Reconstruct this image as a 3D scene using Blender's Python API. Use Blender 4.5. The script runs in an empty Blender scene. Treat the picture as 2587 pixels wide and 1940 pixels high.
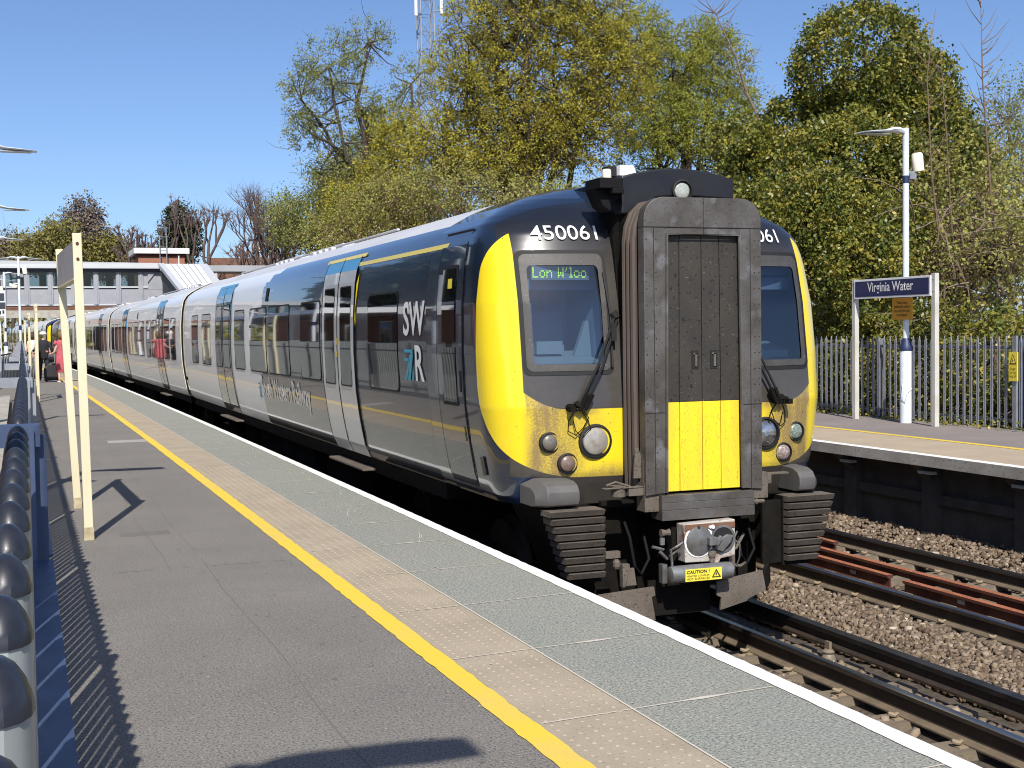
import bpy, math, random
import numpy as np
from mathutils import Vector, Matrix
random.seed(7); RNG = np.random.default_rng(11)
R = math.radians
S = bpy.context.scene
COL = S.collection

# ------------------------------------------------------------------ camera
def look():
    yaw, pit, rol = 0.36128, 0.04142, 0.01411
    c, s = math.cos(yaw), math.sin(yaw)
    Rt = Vector((c, -s, 0)); Fh = Vector((s, c, 0)); U = Vector((0, 0, 1))
    F = Fh*math.cos(pit)-U*math.sin(pit); Up = U*math.cos(pit)+Fh*math.sin(pit)
    cr, sr = math.cos(rol), math.sin(rol)
    X = Rt*cr-Up*sr; Y = Rt*sr+Up*cr; Z = -F
    m = Matrix((X, Y, Z)).transposed().to_4x4(); m.translation = Vector((0, 0, 1.5945))
    return m
cam = bpy.data.cameras.new('camera'); camo = bpy.data.objects.new('camera', cam); COL.objects.link(camo)
cam.sensor_width = 36; cam.lens = 3300/2587*36; cam.clip_start = .05; cam.clip_end = 5000
camo.matrix_world = look(); S.camera = camo

# ------------------------------------------------------------------ sky, sun, exposure
SUN_TO = Vector((-.262, -.965, 1.0)).normalized()
w = bpy.data.worlds.new("World"); S.world = w; w.use_nodes = True
nt = w.node_tree; sk = nt.nodes.new('ShaderNodeTexSky'); sk.sky_type = 'NISHITA'; sk.sun_disc = False
sk.sun_elevation = R(45.); sk.sun_rotation = R(195); sk.air_density = .72; sk.dust_density = .9; sk.ozone_density = 6
bg = nt.nodes['Background']; bg.inputs[1].default_value = .132
tint = nt.nodes.new('ShaderNodeMix'); tint.data_type = 'RGBA'; tint.blend_type = 'MULTIPLY'; tint.inputs[0].default_value = 1; tint.inputs[7].default_value = (1.0, .975, .98, 1)
nt.links.new(sk.outputs[0], tint.inputs[6]); nt.links.new(tint.outputs[2], bg.inputs[0])
sl = bpy.data.lights.new('sun', 'SUN'); sl.energy = 5.0; sl.angle = R(.5); sl.color = (1, .95, .87)
so = bpy.data.objects.new('sun', sl); COL.objects.link(so)
so.rotation_euler = SUN_TO.to_track_quat('Z', 'Y').to_euler(); so.location = (0, -20, 30)
S.view_settings.view_transform = 'Standard'; S.view_settings.look = 'None'
S.view_settings.exposure = 0.2; S.view_settings.gamma = 1
S.render.engine = 'CYCLES'; S.cycles.max_bounces = 6; S.cycles.transparent_max_bounces = 12; S.cycles.pixel_filter_type = 'BLACKMAN_HARRIS'; S.cycles.filter_width = 1.05

# ------------------------------------------------------------------ materials
def hexc(h):
    h = h.lstrip('#'); o = []
    for i in (0, 2, 4):
        v = int(h[i:i+2], 16)/255; o.append(v/12.92 if v < .04045 else ((v+.055)/1.055)**2.4)
    return tuple(o)+(1,)
def mat(name, col, rough=.6, metal=0., col2=None, ns=6., nr=(.35, .65), speck=None, speck2=None, bump=0., bs=40., coat=0., spec=.5,
        attr=None, transl=0., emit=0., stretch=None, wave=0.):
    m = bpy.data.materials.new(name); m.use_nodes = True; N = m.node_tree.nodes; L = m.node_tree.links
    b = N['Principled BSDF']; out = N['Material Output']
    b.inputs['Roughness'].default_value = rough; b.inputs['Metallic'].default_value = metal
    b.inputs['Coat Weight'].default_value = coat; b.inputs['Coat Roughness'].default_value = .03
    b.inputs['Specular IOR Level'].default_value = spec
    tc = N.new('ShaderNodeTexCoord'); vec = tc.outputs['Object']
    if stretch:
        mp = N.new('ShaderNodeMapping'); mp.inputs['Scale'].default_value = stretch; L.new(vec, mp.inputs[0]); vec = mp.outputs[0]
    def noise(sc, det=5, rg=.6):
        n = N.new('ShaderNodeTexNoise'); n.inputs['Scale'].default_value = sc; n.inputs['Detail'].default_value = det
        n.inputs['Roughness'].default_value = rg; L.new(vec, n.inputs['Vector']); return n.outputs['Fac']
    def ramp(f, a, b_):
        r = N.new('ShaderNodeMapRange'); r.inputs[1].default_value = a; r.inputs[2].default_value = b_; L.new(f, r.inputs[0]); return r.outputs[0]
    def mix(f, A, B):
        x = N.new('ShaderNodeMix'); x.data_type = 'RGBA'; L.new(f, x.inputs['Factor'])
        for v, i in ((A, 6), (B, 7)):
            if hasattr(v, 'is_linked'): L.new(v, x.inputs[i])
            else: x.inputs[i].default_value = v
        return x.outputs[2]
    cur = tuple(col[:3])+(1,)
    if attr == 'col':
        a = N.new('ShaderNodeAttribute'); a.attribute_name = 'col'; cur = a.outputs['Color']
    elif attr == 'lv':
        a = N.new('ShaderNodeAttribute'); a.attribute_name = 'lv'
        r = N.new('ShaderNodeValToRGB'); L.new(a.outputs['Fac'], r.inputs[0])
        cs = col if isinstance(col[0], (tuple, list)) else [col, col2]
        e = r.color_ramp.elements; e[0].color = tuple(cs[0][:3])+(1,); e[1].color = tuple(cs[-1][:3])+(1,)
        for i, c in enumerate(cs[1:-1]):
            q = e.new((i+1)/(len(cs)-1)); q.color = tuple(c[:3])+(1,)
        cur = r.outputs[0]; col2 = None
    if col2 is not None: cur = mix(ramp(noise(ns), *nr), cur, tuple(col2[:3])+(1,))
    for sp in (speck, speck2):
        if sp: cur = mix(ramp(noise(sp[1], 2, .5), sp[2], sp[3]), cur, tuple(sp[0][:3])+(1,))
    if hasattr(cur, 'is_linked'): L.new(cur, b.inputs['Base Color'])
    else: b.inputs['Base Color'].default_value = cur
    if bump or wave:
        bp = N.new('ShaderNodeBump'); bp.inputs['Strength'].default_value = min(1, bump or wave); bp.inputs['Distance'].default_value = .02 if bump else .05
        L.new(noise(bs, 3), bp.inputs['Height']); L.new(bp.outputs[0], b.inputs['Normal'])
        if coat: L.new(bp.outputs[0], b.inputs['Coat Normal'])
    if transl:
        t = N.new('ShaderNodeBsdfTranslucent'); mx = N.new('ShaderNodeMixShader'); mx.inputs[0].default_value = transl
        if hasattr(cur, 'is_linked'): L.new(cur, t.inputs[0])
        else: t.inputs[0].default_value = cur
        L.new(b.outputs[0], mx.inputs[1]); L.new(t.outputs[0], mx.inputs[2]); L.new(mx.outputs[0], out.inputs[0])
    if emit:
        b.inputs['Emission Color'].default_value = tuple(col[:3])+(1,); b.inputs['Emission Strength'].default_value = emit
    return m
def glassmat(name, tint, ratio, rough=.01):
    m = bpy.data.materials.new(name); m.use_nodes = True; N = m.node_tree.nodes; L = m.node_tree.links
    for n in list(N):
        if n.type != 'OUTPUT_MATERIAL': N.remove(n)
    out = [n for n in N][0]
    t = N.new('ShaderNodeBsdfTransparent'); t.inputs[0].default_value = tint
    g = N.new('ShaderNodeBsdfGlossy'); g.inputs['Roughness'].default_value = rough
    fr = N.new('ShaderNodeFresnel'); fr.inputs[0].default_value = 1.5
    mr = N.new('ShaderNodeMapRange'); mr.inputs[3].default_value = ratio; mr.inputs[4].default_value = 1
    L.new(fr.outputs[0], mr.inputs[0])
    mx = N.new('ShaderNodeMixShader'); L.new(mr.outputs[0], mx.inputs[0]); L.new(t.outputs[0], mx.inputs[1]); L.new(g.outputs[0], mx.inputs[2])
    L.new(mx.outputs[0], out.inputs[0]); return m

def paintmat():
    m = bpy.data.materials.new('cab_livery'); m.use_nodes = True; N = m.node_tree.nodes; L = m.node_tree.links; b = N['Principled BSDF']
    A = {}
    for n in ('col', 'ycol', 'sd'):
        a = N.new('ShaderNodeAttribute'); a.attribute_name = n; A[n] = a
    sp = N.new('ShaderNodeSeparateXYZ'); L.new(A['sd'].outputs['Vector'], sp.inputs[0])
    def st(o, w_=.0025):
        r = N.new('ShaderNodeMapRange'); r.inputs[1].default_value = -w_; r.inputs[2].default_value = w_; L.new(o, r.inputs[0]); return r.outputs[0]
    f1, f2 = st(sp.outputs[0]), st(sp.outputs[1])
    m1 = N.new('ShaderNodeMix'); m1.data_type = 'RGBA'; L.new(f2, m1.inputs[0]); m1.inputs[6].default_value = (.010, .017, .034, 1); L.new(A['col'].outputs['Color'], m1.inputs[7])
    m2 = N.new('ShaderNodeMix'); m2.data_type = 'RGBA'; L.new(f1, m2.inputs[0]); L.new(m1.outputs[2], m2.inputs[6]); 
    tcd = N.new('ShaderNodeTexCoord'); nd = N.new('ShaderNodeTexNoise'); nd.inputs['Scale'].default_value = 85; nd.inputs['Detail'].default_value = 4; nd.inputs['Roughness'].default_value = .75; L.new(tcd.outputs['Object'], nd.inputs[0])
    mpd = N.new('ShaderNodeMapping'); mpd.inputs['Scale'].default_value = (14, 14, 2.2); L.new(tcd.outputs['Object'], mpd.inputs[0]); ns_ = N.new('ShaderNodeTexNoise'); ns_.inputs['Scale'].default_value = 1; ns_.inputs['Detail'].default_value = 5; L.new(mpd.outputs[0], ns_.inputs[0])
    s1 = N.new('ShaderNodeMath'); s1.operation = 'MULTIPLY_ADD'; L.new(nd.outputs[0], s1.inputs[0]); s1.inputs[1].default_value = 2.6; s1.inputs[2].default_value = -1.0
    s2 = N.new('ShaderNodeMath'); s2.operation = 'MULTIPLY_ADD'; L.new(ns_.outputs[0], s2.inputs[0]); s2.inputs[1].default_value = 1.6; L.new(s1.outputs[0], s2.inputs[2])
    s3 = N.new('ShaderNodeMath'); s3.operation = 'MULTIPLY'; s3.use_clamp = True; L.new(s2.outputs[0], s3.inputs[0]); L.new(sp.outputs[2], s3.inputs[1])
    md = N.new('ShaderNodeMix'); md.data_type = 'RGBA'; L.new(s3.outputs[0], md.inputs[0]); L.new(A['ycol'].outputs['Color'], md.inputs[6]); md.inputs[7].default_value = (.27, .19, .075, 1)
    L.new(md.outputs[2], m2.inputs[7])
    tc = N.new('ShaderNodeTexCoord'); n = N.new('ShaderNodeTexNoise'); n.inputs['Scale'].default_value = 55; n.inputs['Detail'].default_value = 2; L.new(tc.outputs['Object'], n.inputs[0])
    r = N.new('ShaderNodeMapRange'); r.inputs[1].default_value = .70; r.inputs[2].default_value = .75; L.new(n.outputs[0], r.inputs[0])
    mu = N.new('ShaderNodeMath'); mu.operation = 'MULTIPLY'; L.new(r.outputs[0], mu.inputs[0]); L.new(f2, mu.inputs[1])
    m3 = N.new('ShaderNodeMix'); m3.data_type = 'RGBA'; L.new(mu.outputs[0], m3.inputs[0]); L.new(m2.outputs[2], m3.inputs[6]); m3.inputs[7].default_value = (.05, .04, .025, 1)
    L.new(m3.outputs[2], b.inputs['Base Color'])
    rr = N.new('ShaderNodeMapRange'); rr.inputs[3].default_value = .25; rr.inputs[4].default_value = .27; L.new(f2, rr.inputs[0]); L.new(rr.outputs[0], b.inputs['Roughness'])
    cc = N.new('ShaderNodeMapRange'); cc.inputs[3].default_value = 1.; cc.inputs[4].default_value = .25; L.new(f2, cc.inputs[0]); L.new(cc.outputs[0], b.inputs['Coat Weight'])
    b.inputs['Coat Roughness'].default_value = .03; b.inputs['Specular IOR Level'].default_value = .45; return m

M = {}
def g(v, w=1, b=1): return (v*w, v, v*b)
M['asphalt'] = mat('asphalt', (.198, .182, .158), .9, col2=(.236, .217, .188), ns=1.1, speck=((.085, .08, .085), 95, .52, .62), speck2=((.33, .31, .29), 80, .6, .68), bump=.5, bs=120)
M['coping'] = mat('coping_stone', (.265, .275, .235), .85, col2=(.30, .29, .245), ns=1.5, speck=((.13, .145, .135), 80, .5, .62), speck2=((.42, .415, .37), 72, .57, .68), bump=.4, bs=90)
M['tactile'] = mat('tactile_paving', (.40, .335, .245), .85, col2=(.33, .275, .20), ns=2.2, speck=((.22, .175, .14), 60, .6, .75), bump=.2, bs=90)
M['joint'] = mat('mortar', (.55, .5, .42), .9)
M['yellow_line'] = mat('yellow_line_paint', (.76, .535, .05), .7, col2=(.64, .48, .13), ns=1.4, nr=(.5, .75), speck=((.45, .36, .2), 130, .66, .72), bump=.1, bs=150)
M['white_line'] = mat('white_line_paint', (.86, .85, .82), .7, col2=(.78, .77, .73), ns=3, speck=((.3, .3, .28), 45, .72, .76), bump=.1, bs=100)
M['brick'] = mat('dark_brick', (.12, .06, .045), .9, col2=(.07, .05, .045), ns=5)
M['concrete'] = mat('concrete', (.42, .40, .35), .9, col2=(.30, .28, .24), ns=2.5, speck=((.2, .18, .16), 30, .6, .72), bump=.2, bs=60)
M['dark_wall'] = mat('grimy_wall', (.07, .065, .058), .95, col2=(.035, .033, .03), ns=2.2, bump=.3, bs=20)
M['pave_tan'] = mat('tan_paving', (.42, .34, .235), .9, col2=(.36, .29, .205), ns=2, speck=((.5, .42, .3), 60, .6, .7))
M['asphalt_far'] = mat('asphalt_far', (.25, .215, .195), .9, col2=(.21, .18, .165), ns=1.2, speck=((.15, .13, .12), 120, .55, .65))
M['stone'] = mat('ballast_stone', [(.07, .048, .03), (.135, .095, .062), (.21, .155, .105), (.29, .225, .16), (.50, .43, .34)], .9, attr='lv')
M['ballast_bed'] = mat('ballast_bed', (.10, .078, .055), .95, col2=(.05, .04, .03), ns=14, bump=.8, bs=28)
M['rail_head'] = mat('polished_rail_head', (.55, .58, .66), .3, 1.0, col2=(.25, .25, .27), ns=2, stretch=(4, .3, 4))
M['rail_dark'] = mat('rail_web', (.035, .026, .022), .7, .2, col2=(.055, .04, .03), ns=8)
M['rail_foot'] = mat('rail_foot', (.17, .13, .085), .8, col2=(.12, .09, .06), ns=6)
M['cond_top'] = mat('conductor_top', (.055, .052, .055), .35, .6, col2=(.03, .03, .03), ns=4)
M['rust'] = mat('orange_rust', (.38, .13, .055), .85, col2=(.24, .075, .035), ns=5, speck=((.46, .2, .1), 60, .55, .68))
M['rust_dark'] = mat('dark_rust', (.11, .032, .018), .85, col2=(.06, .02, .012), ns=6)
M['clip'] = mat('track_clip', (.27, .21, .135), .8)
M['sleeper'] = mat('concrete_sleeper', (.22, .18, .125), .95, col2=(.14, .11, .08), ns=5, bump=.3, bs=50)
M['navy'] = mat('navy_gloss_paint', (.010, .017, .034), .25, .0, coat=1, wave=.018, bs=.9, spec=.3)
M['silver'] = mat('silver_gloss_paint', (.86, .87, .89), .38, .0, coat=.45, wave=.018, bs=.9)
M['roofwhite'] = mat('roof_paint', (.62, .63, .65), .4, col2=(.52, .52, .53), ns=2.5, stretch=(1, .2, 1), spec=.4)
M['doorwhite'] = mat('door_paint', (.60, .62, .64), .3, coat=.8, wave=.03, bs=1.5)
M['cream'] = mat('corner_cream', (.68, .65, .55), .4, coat=.3, col2=(.6, .55, .42), ns=6)
M['yellow'] = mat('train_yellow', (.85, .66, .02), .35, coat=.5)
M['cyan'] = mat('door_blue', (.04, .26, .47), .35, coat=.5)
M['paint'] = paintmat(); _unused = mat('cab_paint', (1, 1, 1), .42, attr='col', coat=.35, spec=.5, speck=((.06, .05, .03), 60, .72, .76))
M['hood'] = mat('hood_black', (.012, .013, .018), .4, speck=((.08, .08, .08), 70, .72, .78), col2=(.018, .018, .02), ns=4, spec=.4)
M['black'] = mat('black', (.006, .006, .007), .75, spec=.2)
M['undark'] = mat('underframe', (.008, .0072, .0065), .95, col2=(.014, .012, .01), ns=6, bump=.3, bs=20, spec=.1)
M['grime'] = mat('grimy_brown_metal', (.15, .125, .10), .8, .1, col2=(.105, .086, .068), ns=5, speck=((.045, .035, .028), 70, .62, .68), speck2=((.22, .19, .15), 50, .68, .74), bump=.15, bs=60)
M['gmetal'] = mat('gangway_frame_metal', (.155, .143, .132), .5, .5, col2=(.095, .082, .070), ns=3.2, nr=(.35, .62), speck=((.20, .195, .19), 5.5, .58, .70), speck2=((.035, .03, .028), 95, .66, .7), bump=.08, bs=30)
M['gdoor'] = mat('gangway_door_black', (.030, .026, .021), .6, col2=(.042, .035, .026), ns=5, speck=((.13, .11, .09), 55, .69, .74), speck2=((.006, .005, .005), 30, .62, .68), bump=.06, bs=50)
M['gyel'] = mat('gangway_door_yellow', (.86, .68, .02), .5, col2=(.74, .55, .04), ns=3, stretch=(3, 3, .5), speck=((.14, .10, .05), 75, .66, .70), spec=.3)
M['bellows'] = mat('bellows_rubber', (.08, .06, .048), .7, col2=(.12, .09, .07), ns=5, stretch=(1, 1, .2))
M['wglass'] = mat('dark_window_glass', (.008, .009, .010), .02, spec=.6, coat=.6, wave=.004, bs=1.2)
M['rubber'] = mat('rubber', (.01, .01, .01), .7)
M['screenframe'] = mat('windscreen_surround', (.048, .045, .042), .5, col2=(.07, .065, .06), ns=7, speck=((.2, .19, .18), 45, .68, .75))
M['glass'] = glassmat('windscreen_glass', (.80, .9, .97, 1), .10)
M['cabint'] = mat('cab_interior', (.11, .17, .25), .7, col2=(.08, .13, .20), ns=2)
M['cabint2'] = mat('cab_interior_dark', (.07, .11, .17), .7)
M['desk'] = mat('cab_desk', (.10, .14, .17), .6)
M['led'] = mat('led_display', (.45, .80, .05), .5, emit=.42)
M['white'] = mat('white_lettering', (.80, .80, .80), .5)
M['teal'] = mat('blue_lettering', (.06, .33, .46), .5)
M['lens'] = mat('headlight_lens', (.36, .34, .30), .18, coat=1, col2=(.24, .22, .19), ns=12, spec=.6)
M['lens_red'] = mat('tail_light_lens', (.20, .13, .105), .35, coat=.5, col2=(.15, .115, .09), ns=30)
M['lens_grey'] = mat('marker_light_lens', (.16, .145, .12), .35, coat=.5, col2=(.12, .11, .09), ns=25)
M['lens_green'] = mat('right_marker_lens', (.13, .17, .14), .25, coat=.6, speck=((.3, .33, .3), 70, .5, .6))
M['lens_pink'] = mat('right_tail_lens', (.22, .16, .14), .25, coat=.6, speck=((.38, .33, .3), 70, .5, .6))
M['chrome'] = mat('chrome', (.7, .7, .7), .12, 1)
M['coupface'] = mat('coupler_face', (.50, .47, .42), .6, .2, col2=(.22, .10, .05), ns=6, nr=(.5, .62), speck=((.12, .08, .06), 60, .64, .7))
M['couprust'] = mat('coupler_rust', (.19, .09, .05), .8, col2=(.13, .07, .04), ns=12)
M['coupgrey'] = mat('coupler_grey', (.22, .23, .235), .45, .4, col2=(.12, .11, .1), ns=8)
M['label_yel'] = mat('caution_label_yellow', (.82, .68, .06), .5)
M['ink'] = mat('black_ink', (.03, .025, .02), .7)
M['cover'] = mat('grey_rubber_cover', (.085, .083, .083), .65, col2=(.11, .105, .10), ns=5, speck=((.07, .06, .05), 60, .68, .73))
M['galv'] = mat('galvanised_steel', (.33, .345, .37), .5, .35, col2=(.26, .275, .30), ns=9)
M['galv_far'] = mat('weathered_galvanised', (.25, .26, .285), .5, .35, col2=(.19, .20, .225), ns=9)
M['palebody'] = mat('pale_grey_paint', (.36, .39, .385), .4, .1, col2=(.31, .335, .33), ns=6)
M['palecap'] = mat('dark_cap', (.016, .018, .026), .42, coat=.15, col2=(.026, .029, .038), ns=60)
M['galv_shade_blue'] = mat('galvanised_shade_blue', (.06, .09, .17), .5, .1, col2=(.045, .07, .13), ns=12)  # galvanised steel with the bluish tone of shade put into its colour
M['post_cream'] = mat('cream_post_paint', (.70, .645, .46), .5, col2=(.64, .57, .38), ns=2.5, speck=((.4, .3, .15), 30, .72, .8), stretch=(1, 1, .25))
M['signback'] = mat('sign_back_grey', (.40, .405, .41), .45, .2, col2=(.33, .33, .34), ns=5)
M['signnavy'] = mat('sign_navy', (.012, .014, .075), .4, coat=.3)
M['signwhite'] = mat('sign_white', (.82, .82, .82), .45)
M['orange'] = mat('notice_amber', (.72, .36, .03), .6)
M['lampwhite'] = mat('lamp_post_white', (.72, .78, .84), .4, col2=(.62, .67, .72), ns=4)
M['lampnavy'] = mat('lamp_post_navy', (.02, .03, .09), .5)
M['lampglass'] = mat('lamp_glass', (.5, .52, .52), .3)
M['cctv'] = mat('cctv_cream', (.80, .76, .60), .5)
M['bridge'] = mat('footbridge_grey_panel', (.33, .34, .37), .5, col2=(.28, .29, .32), ns=1.5)
M['bridge_light'] = mat('footbridge_trim', (.50, .52, .55), .45)
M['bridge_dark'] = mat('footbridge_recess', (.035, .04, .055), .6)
M['roofgrey'] = mat('footbridge_roof', (.36, .38, .40), .5, col2=(.32, .34, .36), ns=1)
M['roofmetal'] = mat('white_metal_roof', (.82, .84, .86), .45)
M['redbrick'] = None
M['leafpane'] = glassmat('footbridge_glass', (.5, .55, .55, 1), .0)
M['dress'] = mat('dress_pink_red', (.50, .11, .13), .8, col2=(.42, .08, .10), ns=14)
M['skin'] = mat('skin', (.62, .36, .27), .55)
M['hair_blond'] = mat('hair_light_brown', (.19, .11, .05), .7)
M['hair_dark'] = mat('hair_dark', (.05, .035, .025), .7)
M['cloth_dark'] = mat('dark_cloth', (.015, .016, .022), .85)
M['cloth_grey'] = mat('grey_cloth', (.2, .2, .2), .85)
M['cloth_pale'] = mat('pale_cloth', (.75, .68, .62), .85)
M['case'] = mat('black_case', (.02, .02, .024), .6)
M['bark'] = mat('bark', (.10, .075, .055), .95, col2=(.055, .042, .032), ns=8, bump=.5, bs=25)
M['bark_light'] = mat('bark_light', (.24, .18, .13), .95, col2=(.15, .11, .08), ns=8)
M['bark_red'] = mat('bark_pollard', (.16, .11, .095), .95, col2=(.10, .07, .06), ns=4)
M['twig'] = mat('twig', (.20, .135, .09), .95, col2=(.13, .085, .055), ns=3)
M['grass'] = mat('rough_grass', (.06, .07, .025), .95, col2=(.10, .085, .04), ns=.8, bump=.5, bs=6)
M['earth'] = mat('earth', (.09, .075, .05), .95, col2=(.06, .05, .035), ns=2)
M['tilebrown'] = mat('roof_tiles', (.16, .075, .045), .85, col2=(.11, .055, .035), ns=3)
M['tanbrick'] = mat('tan_brick_wall', (.36, .25, .16), .9, col2=(.26, .18, .12), ns=12)
M['carpaint'] = mat('car_silver', (.3, .32, .34), .3, .4, coat=1)

def brickmat(name, c1, c2, mortar, sc=4.5):
    m = bpy.data.materials.new(name); m.use_nodes = True; N = m.node_tree.nodes; L = m.node_tree.links
    b = N['Principled BSDF']; b.inputs['Roughness'].default_value = .9
    tc = N.new('ShaderNodeTexCoord'); sx = N.new('ShaderNodeSeparateXYZ'); L.new(tc.outputs['Object'], sx.inputs[0])
    ad = N.new('ShaderNodeMath'); ad.operation = 'ADD'; L.new(sx.outputs[0], ad.inputs[0]); L.new(sx.outputs[1], ad.inputs[1])
    cb = N.new('ShaderNodeCombineXYZ'); L.new(ad.outputs[0], cb.inputs[0]); L.new(sx.outputs[2], cb.inputs[1])
    t = N.new('ShaderNodeTexBrick'); t.inputs['Scale'].default_value = sc; t.inputs['Color1'].default_value = c1+(1,); t.inputs['Color2'].default_value = c2+(1,)
    t.inputs['Mortar'].default_value = mortar+(1,); t.inputs['Mortar Size'].default_value = .02
    L.new(cb.outputs[0], t.inputs['Vector']); L.new(t.outputs[0], b.inputs['Base Color']); return m
M['redbrick'] = brickmat('red_brick', (.36, .12, .06), (.27, .09, .05), (.36, .28, .22))
LEAF = {
 'ivy': mat('ivy_leaf', [(.025, .04, .012), (.075, .105, .02), (.175, .19, .03), (.28, .24, .038), (.42, .33, .05)], .42, attr='lv', transl=.22, spec=.45),
 'spring': mat('young_oak_leaf', [(.22, .18, .03), (.36, .30, .035), (.45, .44, .06), (.34, .25, .035)], .6, attr='lv', transl=.35, spec=.3),
 'lime': mat('lime_leaf', [(.20, .22, .035), (.34, .355, .05), (.45, .45, .09)], .6, attr='lv', transl=.4, spec=.3),
 'oak': mat('pale_oak_leaf', [(.16, .18, .05), (.26, .28, .07), (.38, .38, .13)], .6, attr='lv', transl=.35, spec=.3),
 'hawthorn': mat('thicket_leaf', [(.18, .19, .05), (.32, .32, .08), (.45, .41, .12)], .6, attr='lv', transl=.3, spec=.3),
 'far': mat('far_leaf', [(.14, .14, .045), (.22, .20, .045), (.3, .25, .09)], .7, attr='lv', transl=.2),
 'farbrown': mat('far_bud', [(.13, .10, .08), (.19, .15, .12), (.22, .18, .13)], .8, attr='lv', transl=.1),
 'conifer': mat('conifer_leaf', [(.015, .03, .012), (.03, .05, .015), (.08, .06, .03)], .7, attr='lv'),
}

# ------------------------------------------------------------------ mesh helpers
class MB:
    def __init__(s): s.v = []; s.f = []; s.m = []
    def add(s, vs, fs, mi=0):
        o = len(s.v); s.v += [tuple(p) for p in vs]; s.f += [tuple(i+o for i in f) for f in fs]; s.m += [mi]*len(fs); return s
    def box(s, x0, x1, y0, y1, z0, z1, mi=0):
        return s.add([(x0, y0, z0), (x1, y0, z0), (x1, y1, z0), (x0, y1, z0), (x0, y0, z1), (x1, y0, z1), (x1, y1, z1), (x0, y1, z1)],
              [(0, 3, 2, 1), (4, 5, 6, 7), (0, 1, 5, 4), (1, 2, 6, 5), (2, 3, 7, 6), (3, 0, 4, 7)], mi)
    def hexa(s, p, mi=0):   # 8 points, bottom ring then top ring
        return s.add(p, [(0, 3, 2, 1), (4, 5, 6, 7), (0, 1, 5, 4), (1, 2, 6, 5), (2, 3, 7, 6), (3, 0, 4, 7)], mi)
    def tube(s, pts, rad, n=8, mi=0, cap=True, ax=None):
        pts = [Vector(p) for p in pts]; k = len(pts)
        if not hasattr(rad, '__len__'): rad = [rad]*k
        ref = None; vs = []
        for i, p in enumerate(pts):
            d = (pts[min(i+1, k-1)]-pts[max(i-1, 0)]); d = d.normalized() if d.length > 1e-9 else Vector((0, 0, 1))
            if ref is None: ref = Vector((1, 0, 0)) if abs(d.x) < .8 else Vector((0, 1, 0))
            u = (ref-d*ref.dot(d)); u = u.normalized() if u.length > 1e-6 else d.orthogonal().normalized(); ref = u; v = d.cross(u)
            for j in range(n):
                a = 2*math.pi*j/n; vs.append(p+(u*math.cos(a)+v*math.sin(a))*rad[i])
        fs = [(i*n+j, i*n+(j+1) % n, (i+1)*n+(j+1) % n, (i+1)*n+j) for i in range(k-1) for j in range(n)]
        if cap: fs += [tuple(reversed(range(n))), tuple((k-1)*n+j for j in range(n))]
        return s.add(vs, fs, mi)
    def lathe(s, prof, c=(0, 0, 0), axis='z', n=20, mi=0, sx=1., sy=1.):
        vs = []
        for r, h in prof:
            for j in range(n):
                a = 2*math.pi*j/n; x, y = r*math.cos(a)*sx, r*math.sin(a)*sy
                vs.append({'z': (c[0]+x, c[1]+y, c[2]+h), 'y': (c[0]+x, c[1]+h, c[2]+y), 'x': (c[0]+h, c[1]+x, c[2]+y)}[axis])
        k = len(prof)
        fs = [(i*n+j, i*n+(j+1) % n, (i+1)*n+(j+1) % n, (i+1)*n+j) for i in range(k-1) for j in range(n)]
        fs += [tuple(range(n)), tuple((k-1)*n+j for j in range(n))]
        return s.add(vs, fs, mi)
    def prism(s, poly, axis, a, b, mi=0):  # poly 2D extruded along axis from a to b
        n = len(poly)
        def P(u, v, t): return {'x': (t, u, v), 'y': (u, t, v), 'z': (u, v, t)}[axis]
        vs = [P(u, v, a) for u, v in poly]+[P(u, v, b) for u, v in poly]
        fs = [tuple(range(n)), tuple(range(2*n-1, n-1, -1))]+[(i, (i+1) % n, n+(i+1) % n, n+i) for i in range(n)]
        return s.add(vs, fs, mi)
    def mesh(s, name):
        me = bpy.data.meshes.new(name); me.from_pydata(s.v, [], s.f)
        if s.m and max(s.m) > 0: me.polygons.foreach_set('material_index', s.m)
        return me
def fixn(me):
    import bmesh
    b = bmesh.new(); b.from_mesh(me); bmesh.ops.recalc_face_normals(b, faces=b.faces); b.to_mesh(me); b.free()
def obj(name, mb, mats, parent=None, world=False, smooth=False, bevel=0, fix=True, angle=35):
    me = mb.mesh(name) if isinstance(mb, MB) else mb
    if fix and len(me.polygons) < 30000: fixn(me)
    o = bpy.data.objects.new(name, me); COL.objects.link(o)
    for m in (mats if isinstance(mats, (list, tuple)) else [mats]): me.materials.append(M[m] if isinstance(m, str) else m)
    if parent is not None:
        o.parent = parent
        if world: o.matrix_parent_inverse = wm(parent).inverted()
    if smooth:
        me.polygons.foreach_set('use_smooth', [True]*len(me.polygons))
        if smooth == 2: 
            try: me.set_sharp_from_angle(angle=R(angle))
            except Exception: pass
    if bevel:
        b = o.modifiers.new('bevel', 'BEVEL'); b.width = bevel; b.segments = 2; b.limit_method = 'ANGLE'; b.angle_limit = R(40)
    return o
def wm(o):
    m = Matrix.Translation(o.location) @ o.rotation_euler.to_matrix().to_4x4()
    if o.parent is not None: m = wm(o.parent) @ o.matrix_parent_inverse @ m
    return m
def tag(o, label, cat, group=None):
    o['label'] = label; o['category'] = cat
    if group: o['group'] = group
    return o
def thing(name, label, cat, loc=(0, 0, 0), rz=0., group=None):
    o = bpy.data.objects.new(name, None); o.empty_display_size = .2; COL.objects.link(o); o.location = loc; o.rotation_euler = (0, 0, rz)
    return tag(o, label, cat, group)
def struct(name, mb, mats, **k):
    o = obj(name, mb, mats, **k); o['kind'] = 'structure'; return o
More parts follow.
